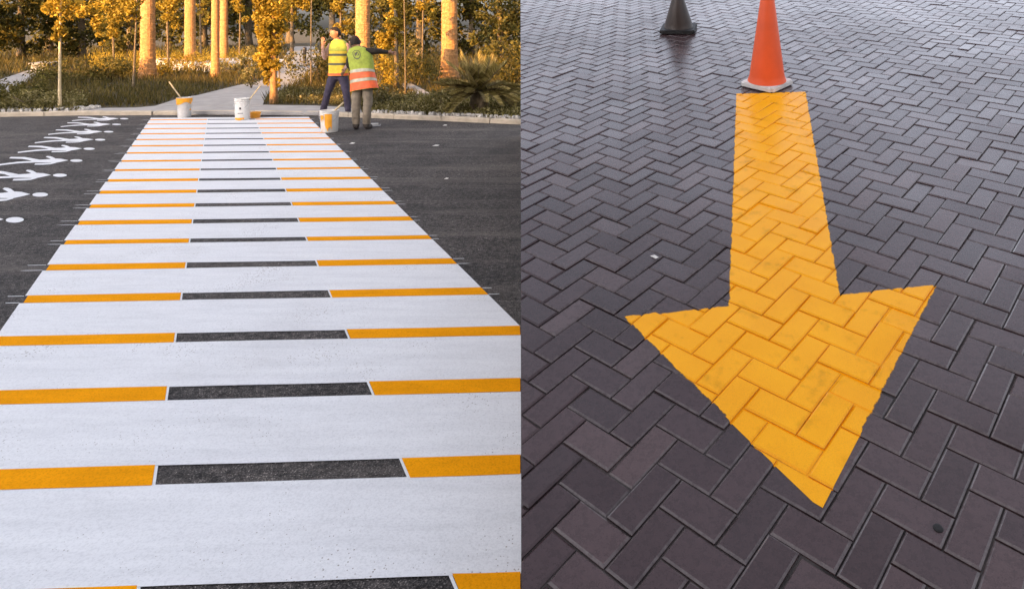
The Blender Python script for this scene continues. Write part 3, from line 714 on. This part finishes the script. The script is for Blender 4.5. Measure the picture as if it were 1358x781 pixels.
# low white planter, grey wall pieces far back
def planter(name, label, a, b, z0, z1, wid, cap=.06, mt='whitewall'):
    a, b = Vector(a), Vector(b); d_ = (b-a); L = d_.length; t = empty(name, (a+b)/2, math.atan2(d_.y, d_.x)); tag(t, label, 'planter')
    MB().box(-L/2, L/2, -wid/2, wid/2, z0-.1, z1-cap).build('wall', M[mt], t)
    MB().box(-L/2-.06, L/2+.06, -wid/2-.06, wid/2+.06, z1-cap+.002, z1).build('coping', M[mt], t)
planter('planter', 'long flat white planter behind the slim trunk', GP(268, 92, 0), GP(338, 96, 0), .0, .42, 3.2, .16)
planter('planter', 'low grey white planter left of the tall grass', GP(206, 93, 0), GP(232, 92, 0), 0, .45, .8)
planter('planter', 'small pale wall block beyond the left path', GP(52, 99, 0), GP(70, 96, 0), 0, .42, .5, .06, 'concrete')
p = GP(404, 84, .13); bo = empty('bollard', p); tag(bo, 'short dark bollard on the far bend of the path', 'bollard')
MB().lathe([(.07, -.02), (.07, .55), (.085, .56), (.085, .68), (.05, .72), (.001, .73)], 12).build('post', simple('dark_metal', (.03, .03, .035), .5, .1, 5, 0), bo, True)

# ------------------------------------------------------------------ paint buckets and tools
M['bucket'] = simple('white_plastic', (.66, .63, .58), .45, .12, 6, .05)
M['grime'] = simple('grey_white_plastic', (.52, .50, .47), .5, .18, 10, .05)
M['wetyellow'] = simple('wet_yellow_paint', (.85, .36, .02), .35, .1, 12, .1)
M['ink'] = simple('black_print', (.012, .011, .011), .8, .1, 5, 0)
def shell_patch(mb, a0, a1, zt, zb_fn, rad, n=40, off=.003):     # a paint run hugging the bucket's side
    va, vb = [], []
    for i in range(n+1):
        a = a0 + (a1-a0)*i/n; zb_ = zb_fn(i/n)
        va.append((math.cos(a)*(rad(zt)+off), math.sin(a)*(rad(zt)+off), zt)); vb.append((math.cos(a)*(rad(zb_)+off), math.sin(a)*(rad(zb_)+off), zb_))
    mb.add(vb + va, [(i, i+1, n+2+i, n+1+i) for i in range(n)])
def bucket(px, py, h, r, label, mat, drips, paint=True, z=0.004, rot=0):
    p = GP(px, py, z); t = empty('paint_bucket', p, rot); tag(t, label, 'bucket', 'paint buckets at the end of the crossing')
    rad = lambda zz: r*(.90 + .10*zz/h)
    MB().lathe([(.001, .004), (rad(0)*.97, 0), (rad(0), .01), (rad(h*.8), h*.8), (rad(h), h), (rad(h)-.006, h), (rad(h*.8)-.006, h*.8), (rad(0)-.006, .02), (.001, .02)], 28).build('body', M[mat], t, True)
    for zz in (h*.80, h*.88, h*.975): MB().lathe([(rad(zz)+.001, zz-.012), (rad(zz)+.008, zz-.010), (rad(zz)+.008, zz+.008), (rad(zz)+.001, zz+.010)], 28).build('rim', M[mat], t, True)
    b = [(math.cos(a)*(r+.01)*1.0, -(r+.012)*math.sin(a)*.55-.03, h*.86 - math.sin(a)*r*1.05) for a in np.linspace(0, math.pi, 14)]
    MB().tube(b, .0035, 5).build('bail_handle', M['steel'], t, True)
    if paint: MB().add([(math.cos(a*.3)*rad(h*.7)*.95, math.sin(a*.3)*rad(h*.7)*.95, h*.72) for a in range(21)], [tuple(range(21))]).build('paint', M['wetyellow'], t)
    for (a0, a1, zt, z0_, am) in drips:
        mb = MB(); ph = rng.uniform(0, 6); shell_patch(mb, a0, a1, zt*h, lambda s: h*max(.01, z0_ + am*(math.sin(s*9+ph)*.5 + math.sin(s*23+ph)*.3 + abs(s-.5)*1.2)), lambda zz: rad(zz)+.009)
        mb.build('paint_run', M['wetyellow'], t)
    return t, p
pi = math.pi
b1, q1 = bucket(244.5, 155.6, .375, .125, 'greyish paint bucket with orange paint over its rim at the left of the crossing', 'grime', [(0, 2*pi*.999, .985, .62, .14)])
b2, q2 = bucket(321.5, 159, .40, .135, 'clean white paint bucket with small print at the middle of the crossing end', 'bucket', [(pi*1.3, pi*1.72, .12, .01, .04)], False)
b3, q3 = bucket(437, 175, .355, .145, 'white paint bucket streaked with yellow in front of the two workers', 'bucket', [(pi*1.46, pi*1.70, .86, .16, .14), (pi*1.28, pi*1.42, .80, .55, .12)])
rad2 = lambda zz: .135*(.90+.10*zz/.40)
for a0, a1, zt, z0_ in ((1.53, 1.60, .24, .20), (1.45, 1.68, .135, .125)):
    mb = MB(); shell_patch(mb, pi*a0, pi*a1, zt, lambda s: z0_, lambda zz: rad2(zz)+.002, 6); mb.build('print', M['ink'], b2)
def brush(label, base, tip, r=.012, head=False):
    base, tip = Vector(base), Vector(tip); t = empty('brush_handle', base); tag(t, label, 'brush', 'brushes standing in the paint buckets')
    d_ = tip-base
    MB().tube([(0, 0, 0), d_*.5, d_*.97, d_], [r, r*1.05, r, r*.5], 8).build('handle', M['wood'], t, True)
    MB().tube([-d_*.02, -d_.normalized()*.12], [r*2.2, r*2.6], 8).build('bristles', M['wetyellow'], t, True)
Y1, Y2, Y3 = q1.y, q2.y, q3.y
brush('thin wooden stick leaning left out of the greyish orange rimmed bucket', at(247, 140, Y1), at(224, 108.5, Y1))
brush('thin wooden stick leaning right out of the clean white bucket', at(324, 141, Y2), at(346, 113, Y2))
brush('white handled brush in the yellow streaked bucket', at(434, 156, Y3), at(456, 136, Y3), .016)
p = GP(338.5, 156.5, .004); tb = empty('paint_tub', p); tag(tb, 'small yellow tub on the asphalt right of the clean white bucket', 'tub')
MB().lathe([(.001, .002), (.085, 0), (.10, .105), (.104, .11), (.094, .11), (.08, .02), (.001, .02)], 20).build('body', M['wetyellow'], tb, True)
p = GP(492, 168, .0); tr = empty('paint_roller', p, .25); tag(tr, 'white paint roller lying by the grey trousered worker', 'paint roller')
MB().tube([(-.12, 0, .03), (.12, 0, .03)], .028, 10).build('roller_sleeve', M['bucket'], tr, True)
MB().tube([(.12, 0, .03), (.16, 0, .03), (.16, -.07, .02), (.03, -.08, .015), (.03, -.22, .015)], .006, 6).build('handle', M['steel'], tr, True)
for i, (px, py, s) in enumerate([(467, 191, .04), (578, 194, .05), (592, 238, .025), (590, 167.0, .04)]):
    p = GP(px, py, .0); mb = MB(); mb.add([(-s, -s*.4, .004), (s*.7, -s*.5, .006), (s, s*.5, .012), (-s*.5, s*.6, .010), (0, 0, .02)], [(0, 1, 4), (1, 2, 4), (2, 3, 4), (3, 0, 4), (3, 2, 1, 0)])
    o = mb.build('paper_scrap', M['bucket']); o.location = p; tag(o, ['white scrap on the asphalt in front of the workers', 'white scrap on the asphalt right of the workers', 'tiny white scrap on the asphalt beside the crossing', 'white scrap beside the kerb right of the workers'][i], 'scrap', 'scraps on the asphalt')
# the scrap and the dark spot on the bricks
u, v = ramp_uv(868, 342); mb = MB(); mb.add([(-.022, -.004, .003), (.012, -.008, .003), (.020, .005, .006), (-.006, .009, .007), (0, 0, .010)], [(0, 1, 4), (1, 2, 4), (2, 3, 4), (3, 0, 4), (3, 2, 1, 0)])
o = mb.build('paper_scrap', M['bucket']); o.matrix_world = RM @ Matrix.Translation((u, v, .001)); tag(o, 'small white scrap lying on the bricks left of the arrow shaft', 'scrap')
u, v = ramp_uv(1244, 701); mb = MB().lathe([(.001, .0035), (.008, .003), (.012, .001), (.013, -.002)], 12); o = mb.build('gum_spot', M['ink']); o.matrix_world = RM @ Matrix.Translation((u, v, .0035)); tag(o, 'round black gum spot on a brick right of the arrow tip', 'gum spot')

# ------------------------------------------------------------------ traffic cones on the ramp
M['cone'] = simple('orange_cone_plastic', (.80, .10, .018), .48, .10, 4, .06)
M['cone_dark'] = simple('grimy_brown_cone_plastic', (.028, .016, .011), .45, .2, 6, .05)
M['cone_base'] = simple('pale_cone_base', (.68, .66, .64), .55, .15, 9, .1)
M['rubber'] = simple('black_rubber', (.014, .013, .013), .6, .2, 9, .1)
def cone(px, py, label, Hc, r0, bs, rot, mats, r1=.03):
    u, v = ramp_uv(px, py); t = empty('traffic_cone', (0, 0, 0)); t.matrix_world = RM @ Matrix.Translation((u, v, .002)) @ Matrix.Rotation(rot, 4, 'Z')
    tag(t, label, 'traffic cone', 'traffic cones on the brick ramp')
    bm = bmesh.new(); bmesh.ops.create_cube(bm, size=1); bmesh.ops.scale(bm, vec=(bs, bs, .032), verts=bm.verts); bmesh.ops.translate(bm, vec=(0, 0, .022), verts=bm.verts)
    bmesh.ops.bevel(bm, geom=[e for e in bm.edges if abs(e.verts[0].co.z-e.verts[1].co.z) > .01], offset=.018, segments=3, affect='EDGES')
    bmesh.ops.bevel(bm, geom=[e for e in bm.edges if all(q.co.z > .03 for q in e.verts)], offset=.008, segments=2, affect='EDGES')
    me = bpy.data.meshes.new('base'); bm.to_mesh(me); bm.free(); link('base', me, M[mats[1]], t)
    for sx in (-1, 1):
        for sy in (-1, 1): MB().box(sx*bs*.38-.02, sx*bs*.38+.02, sy*bs*.38-.02, sy*bs*.38+.02, -.002, .007).build('foot', M['rubber'], t)
    MB().lathe([(r0*1.10, .038), (r0*1.07, .05), (r0, .075), (r0*.98, .09), (r1, Hc-.01), (r1*.8, Hc), (r1*.55, Hc), (r1*.5, Hc-.05)], 40).build('body', M[mats[0]], t, True)
    return t
cone(1017, 113.5, 'bright orange traffic cone on a pale base at the tail of the yellow arrow', .80, .128, .285, R(-5), ('cone', 'cone_base'))
cone(900, 41, 'dark grimy traffic cone on a black base, farther up the bricks', .42, .13, .34, R(30), ('cone_dark', 'rubber'))

# ------------------------------------------------------------------ the two workers
def skin_mesh(name, verts, edges, rads, regions, mats, levels=2):
    me = bpy.data.meshes.new(name); me.from_pydata(verts, edges, [])
    o = bpy.data.objects.new(name, me); C.objects.link(o)
    md = o.modifiers.new('skin', 'SKIN'); md.use_smooth_shade = True
    sl = me.skin_vertices[0].data
    for i, r in enumerate(rads): sl[i].radius = r if hasattr(r, '__len__') else (r, r); sl[i].use_root = (i == 0)
    o.modifiers.new('sub', 'SUBSURF').levels = levels
    dg = bpy.context.evaluated_depsgraph_get(); ev = o.evaluated_get(dg)
    out = bpy.data.meshes.new_from_object(ev); bpy.data.objects.remove(o); bpy.data.meshes.remove(me)
    out.materials.clear()
    for m_ in mats: out.materials.append(m_)
    seg = [(Vector(verts[a]), Vector(verts[b]), regions[b]) for a, b in edges]
    for p in out.polygons:
        c = p.center; best = (1e9, 0)
        for a, b, r in seg:
            ab = b-a; t = max(0, min(1, (c-a).dot(ab)/max(1e-9, ab.length_squared))); dd = (c-(a+ab*t)).length
            if dd < best[0]: best = (dd, r)
        p.material_index = best[1]; p.use_smooth = True
    reg_v = {}
    for p in out.polygons:
        for i in p.vertices: reg_v[i] = p.material_index
    for v in out.vertices:
        if reg_v.get(v.index) in (0, 1, 2): c = v.co; v.co = c + v.normal*(.011*mnoise.noise(Vector((c.x*16, c.y*16, c.z*26))) + .008*mnoise.noise(Vector((c.x*8+9, c.y*8, c.z*40))))
    out.name = name; return out
class Skel:
    def __init__(s): s.v, s.e, s.r, s.g = [], [], [], []
    def add(s, p, r, parent=None, reg=0):
        s.v.append(tuple(p)); s.r.append(r); s.g.append(reg)
        if parent is not None: s.e.append((parent, len(s.v)-1))
        return len(s.v)-1
    def chain(s, pts, rs, parent, reg):
        for p, r in zip(pts, rs): parent = s.add(p, r, parent, reg)
        return parent
    def hand(s, wrist_i, wrist, d, side, reg):       # palm, four fingers and a thumb, slightly curled
        d = Vector(d).normalized(); side = Vector(side); side = (side - d*side.dot(d)).normalized(); nrm = d.cross(side)
        palm = s.add(Vector(wrist)+d*.05, (.032, .018), wrist_i, reg)
        k = s.add(Vector(wrist)+d*.085, (.036, .015), palm, reg)
        for q, L in ((-.027, .062), (-.009, .074), (.009, .070), (.027, .055)):
            b = Vector(wrist)+d*.10+side*q; i = s.add(b, .009, k, reg); i = s.add(b+d*L*.5+nrm*.006, .0085, i, reg); s.add(b+d*L*.85+nrm*.022, .0075, i, reg)
        i = s.add(Vector(wrist)+d*.05+side*.045, .010, palm, reg); s.add(Vector(wrist)+d*.085+side*.058+nrm*.012, .0085, i, reg)
def head_mesh(parent, loc, face, up, skin, hairm, cap=None):
    # ellipsoid head with a nose, brow, mouth, ears and hair; face = the way it looks
    f = Vector(face).normalized(); u = Vector(up).normalized(); r_ = f.cross(u).normalized(); u = r_.cross(f)
    Mx = Matrix(((r_.x, f.x, u.x, loc[0]), (r_.y, f.y, u.y, loc[1]), (r_.z, f.z, u.z, loc[2]), (0, 0, 0, 1)))
    bm = bmesh.new(); bmesh.ops.create_uvsphere(bm, u_segments=28, v_segments=20, radius=1)
    for v in bm.verts:
        x, y, z = v.co; w = 1 if z > -.1 else 1 + (z+.1)*.30
        X, Yy, Z = x*.078*w, y*.096*(w if y < 0 else 1-.10*max(0, -z)), z*.118
        if y > 0:
            ns = math.exp(-((x/.16)**2)) * math.exp(-(((z+.10)/.20)**2)); Yy += ns*.020
            for ex in (-.38, .38): Yy -= .010*math.exp(-(((x-ex)/.16)**2) - (((z-.06)/.10)**2))
            Yy += .006*math.exp(-((x/.35)**2) - (((z+.45)/.07)**2)); Yy -= .006*math.exp(-((x/.3)**2) - (((z+.52)/.04)**2))
        v.co = (X, Yy, Z)
    me = bpy.data.meshes.new('head'); bm.to_mesh(me); bm.free()
    for p in me.polygons: p.use_smooth = True
    h = link('head', me, skin, parent); h.matrix_local = Mx
    for sx in (-1, 1):
        e = MB().tube([(sx*.074, -.012, -.035), (sx*.088, -.018, -.01), (sx*.088, -.018, .018), (sx*.076, -.008, .03)], [.007, .012, .014, .008], 8).build('ear', skin, h, True)
        MB().lathe([(.001, .0), (.008, .002), (.009, .004), (.001, .007)], 8, sx*.03, 0).build('eye', M['ink'], h).matrix_local = Matrix.Translation((0, .082, .008)) @ Matrix.Rotation(R(-90), 4, 'X') if False else Matrix.Translation((0, .080, .008))
    bm = bmesh.new(); bmesh.ops.create_uvsphere(bm, u_segments=24, v_segments=16, radius=1)
    dl = []
    for v in bm.verts:
        x, y, z = v.co
        if z < .15 + .55*y if y > -.1 else z < -.62: dl.append(v)
        k = 1 + .05*mnoise.noise(Vector((x, y, z))*5); v.co = (x*.084*k, y*.103*k - .004, z*.125*k)
    bmesh.ops.delete(bm, geom=dl, context='VERTS')
    me = bpy.data.meshes.new('hair'); bm.to_mesh(me); bm.free()
    for p in me.polygons: p.use_smooth = True
    link('hair', me, hairm, h)
    return h
class Vest:                                          # lofted shell round the torso: rings of (centre, lateral axis, half width, half depth)
    def __init__(s, rings): s.r = rings
    def P(s, t, a, off=0):
        n = len(s.r)-1; f_ = max(0, min(n-1e-6, t*n)); i = int(f_); k = f_-i; (c0, l0, w0, d0), (c1, l1, w1, d1) = s.r[i], s.r[i+1]
        c = Vector(c0).lerp(Vector(c1), k); l = Vector(l0).lerp(Vector(l1), k).normalized(); ax = (Vector(s.r[min(i+1, n)][0])-Vector(s.r[i][0])).normalized()
        fw = l.cross(ax).normalized(); w = w0+(w1-w0)*k + off; dp = d0+(d1-d0)*k + off
        ca, sa = math.cos(a), math.sin(a); e = .8
        return c + l*w*math.copysign(abs(ca)**e, ca) + fw*dp*math.copysign(abs(sa)**e, sa)
    def sheet(s, name, t0, t1, mat, parent, off=0, nt=10, na=36, a0=0, a1=2*math.pi, fold=.004, cap=False):
        mb = MB(); cl = abs(a1-a0-2*math.pi) < 1e-6; m_ = na if cl else na+1
        for i in range(nt+1):
            for j in range(m_):
                a = a0+(a1-a0)*j/na; t = t0+(t1-t0)*i/nt
                mb.v.append(tuple(s.P(t, a, off + fold*math.sin(a*7+t*5)*(1-t) + .010*mnoise.noise(Vector((math.cos(a)*2.2, math.sin(a)*2.2, t*6))))))
        for i in range(nt):
            for j in range(na):
                q = (j+1) % m_ if cl else j+1; mb.f.append((i*m_+j, i*m_+q, (i+1)*m_+q, (i+1)*m_+j)); mb.m.append(0)
        if cap: mb.f.append(tuple((nt*m_+j) for j in range(m_))); mb.m.append(0)
        return mb.build(name, mat, parent, True)
def cloth(name, col, rough=.85): return simple(name, col, rough, .22, 14, .3, bscale=22, bdist=.01)
M['skin'] = simple('brown_skin', (.30, .15, .085), .5, .1, 20, .05); M['hair'] = simple('black_hair', (.012, .007, .004), .85, .3, 40, .3)
M['navy'] = cloth('navy_trousers', (.045, .035, .06)); M['khaki'] = cloth('grey_khaki_trousers', (.26, .21, .15)); M['boot'] = cloth('dusty_boots', (.07, .055, .045), .7)
M['sleeve_a'] = cloth('pinkish_sleeve', (.36, .22, .17)); M['sleeve_b'] = cloth('dark_sleeve', (.020, .014, .008))
M['lime'] = cloth('lime_vest', (.32, .37, .045), .8); M['limeyellow'] = cloth('yellow_vest', (.74, .50, .03), .7); M['orange'] = cloth('orange_band', (.85, .13, .03), .6)
M['reflect'] = cloth('grey_reflective_band', (.46, .42, .30), .4); M['darkband'] = cloth('dark_band', (.10, .09, .04), .6)

# worker seen from behind, bending to the right one's task; pixels per metre at his feet's distance
bx = GP(480, 172.5, 0); wb = empty('person', bx); tag(wb, 'worker in lime vest with orange bands and grey trousers, seen from behind', 'person', 'workers at the end of the crossing')
s = Skel(); hip = s.add((.02, .0, .84), (.15, .12), None, 1)
sp = s.chain([(-.01, .04, 1.0), (-.05, .10, 1.16), (-.09, .15, 1.29)], [(.14, .11), (.15, .12), (.13, .10)], hip, 2)
nk = s.chain([(-.13, .19, 1.37)], [.055], sp, 3); s.chain([(-.16, .21, 1.42)], [.05], nk, 3)
for (hx, kn, an, heel, toe) in ((-.07, (-.09, -.03, .45), (-.10, .01, .09), (-.10, -.02, .045), (-.135, .17, .035)), (.10, (.10, -.01, .45), (.06, .05, .09), (.06, .02, .045), (.085, .21, .035))):
    h_ = s.add((hx, 0, .76), .105, hip, 1); k_ = s.chain([(hx*.5+kn[0]*.5, -.02, .60), kn, (kn[0]*.5+an[0]*.5, kn[1]+.01, .26), an], [.095, .075, .072, .066], h_, 1)
    k_ = s.add(heel, .046, k_, 4); s.chain([((heel[0]+toe[0])/2, (heel[1]+toe[1])/2, .044), toe], [(.046, .042), (.042, .034)], k_, 4)
ra = s.chain([(.05, .13, 1.31), (.20, .18, 1.315)], [.07, .055], sp, 2); ra = s.chain([(.34, .27, 1.29)], [.035], ra, 2); s.hand(ra, (.34, .27, 1.29), (.7, .6, -.15), (0, .3, 1), 3)
la = s.chain([(-.26, .17, 1.25), (-.34, .30, 1.05)], [.068, .052], sp, 2); la = s.chain([(-.24, .46, .93)], [.034], la, 2); s.hand(la, (-.24, .46, .93), (.4, .6, -.4), (1, 0, .2), 3)
link('body', skin_mesh('body', s.v, s.e, s.r, s.g, [M['sleeve_b'], M['khaki'], M['sleeve_b'], M['skin'], M['boot']]), None, wb)
head_mesh(wb, (-.205, .245, 1.455), (-.35, .85, -.45), (-.25, .35, .9), M['skin'], M['hair'])
V_ = Vest([((.06, -.03, .66), (1, 0, .16), .225, .165), ((.03, .0, .82), (1, 0, .14), .205, .16), ((.0, .035, .97), (1, 0, .10), .19, .15), ((-.05, .09, 1.13), (1, 0, .07), .20, .155), ((-.09, .135, 1.25), (1, 0, .06), .205, .145), ((-.11, .16, 1.33), (1, 0, .06), .165, .115), ((-.125, .18, 1.375), (1, 0, .05), .075, .07)])
vest = V_.sheet('vest', 0, 1, M['lime'], wb, nt=24, cap=False)
V_.sheet('orange_band', .005, .135, M['orange'], vest, .004, 4); V_.sheet('reflective_band', .14, .185, M['reflect'], vest, .004, 2)
V_.sheet('orange_band', .19, .30, M['orange'], vest, .004, 4); V_.sheet('reflective_band', .305, .345, M['reflect'], vest, .004, 2)
ca_, ct_ = pi*1.5, .63                               # round emblem on the back
ca_ = min((V_.P(ct_, a).y, a) for a in np.linspace(0, 2*pi, 73))[1]
def emb(name, pts, mat): MB().add([V_.P(ct_+y*1.25/.78, ca_+x*.6/.21, .008) for x, y in pts], [tuple(range(len(pts)))]).build(name, mat, vest)
mb = MB(); N = 30
sgn = 1 if V_.P(ct_, ca_+.1).x > V_.P(ct_, ca_).x else -1
for rr in (.066, .082): mb.v += [tuple(V_.P(ct_ + rr*1.25*math.sin(2*pi*i/N)/.78, ca_ + sgn*.6*rr*math.cos(2*pi*i/N)/.21, .008)) for i in range(N)]
mb.f = [(i, (i+1) % N, N+(i+1) % N, N+i) for i in range(N)]; mb.m = [0]*N; mb.build('emblem_ring', M['darkband'], vest)
emb('emblem_mark', [(sgn*x, y) for x, y in ((-.035, -.035), (-.005, -.03), (.03, .03), (.01, .045), (-.012, .01), (-.03, .02))], M['darkband'])
emb('emblem_mark', [(sgn*x, y) for x, y in ((.005, -.04), (.045, -.02), (.04, .01), (.018, -.015))], M['darkband'])

# worker in dark trousers, legs apart, one hand raised to the face
ax_ = GP(447, 153.5, 0); wa = empty('person', ax_); tag(wa, 'worker in yellow vest and dark trousers with legs apart and a raised hand', 'person', 'workers at the end of the crossing')
s = Skel(); hip = s.add((.03, 0, .86), (.145, .11), None, 1)
sp = s.chain([(.03, .0, 1.02), (.03, .01, 1.20), (.03, .02, 1.36)], [(.13, .10), (.145, .11), (.13, .09)], hip, 2)
nk = s.chain([(.01, .02, 1.46)], [.055], sp, 3); s.chain([(-.01, .01, 1.53)], [.05], nk, 3)
for (hx, kn, an, heel, toe) in ((-.06, (-.17, -.02, .47), (-.285, .03, .09), (-.285, .05, .045), (-.34, -.14, .035)), (.11, (.20, -.06, .46), (.235, -.05, .09), (.235, -.03, .045), (.17, -.22, .035))):
    h_ = s.add((hx, 0, .78), .10, hip, 1); k_ = s.chain([(hx*.5+kn[0]*.5, -.02, .62), kn, (kn[0]*.5+an[0]*.5, kn[1]+.02, .27), an], [.09, .072, .068, .062], h_, 1)
    k_ = s.add(heel, .045, k_, 4); s.chain([((heel[0]+toe[0])/2, (heel[1]+toe[1])/2, .044), toe], [(.045, .042), (.042, .034)], k_, 4)
la = s.chain([(-.13, .0, 1.36), (-.21, -.10, 1.10)], [.066, .052], sp, 2); la = s.chain([(-.205, -.17, 1.37)], [.034], la, 2); s.hand(la, (-.205, -.17, 1.37), (.05, -.1, 1), (1, 0, 0), 3)
ra = s.chain([(.19, .02, 1.35), (.26, .0, 1.09)], [.066, .052], sp, 2); ra = s.chain([(.22, -.17, .92)], [.034], ra, 2); s.hand(ra, (.22, -.17, .92), (-.1, -.5, -.6), (0, .2, 1), 3)
link('body', skin_mesh('body', s.v, s.e, s.r, s.g, [M['sleeve_a'], M['navy'], M['sleeve_a'], M['skin'], M['boot']]), None, wa)
head_mesh(wa, (-.035, .0, 1.605), (-.75, -.6, -.25), (-.15, -.1, 1), M['skin'], M['hair'])
V_ = Vest([((.03, 0, .78), (1, 0, 0), .185, .145), ((.03, 0, .95), (1, 0, 0), .175, .14), ((.03, .005, 1.10), (1, 0, 0), .18, .14), ((.03, .01, 1.25), (1, 0, 0), .19, .14), ((.03, .02, 1.36), (1, 0, 0), .18, .125), ((.025, .02, 1.44), (1, 0, 0), .135, .095), ((.015, .02, 1.48), (1, 0, 0), .07, .07)])
vest = V_.sheet('vest', 0, 1, M['limeyellow'], wa, nt=24)
V_.sheet('orange_band', .005, .05, M['orange'], vest, .004, 2); V_.sheet('reflective_band', .20, .25, M['darkband'], vest, .004, 2); V_.sheet('reflective_band', .40, .45, M['darkband'], vest, .004, 2)
V_.sheet('shoulder_panel', .50, .99, M['lime'], vest, .004, 10)
for me in bpy.data.meshes:
    if not me.materials: me.materials.append(M['concrete'])
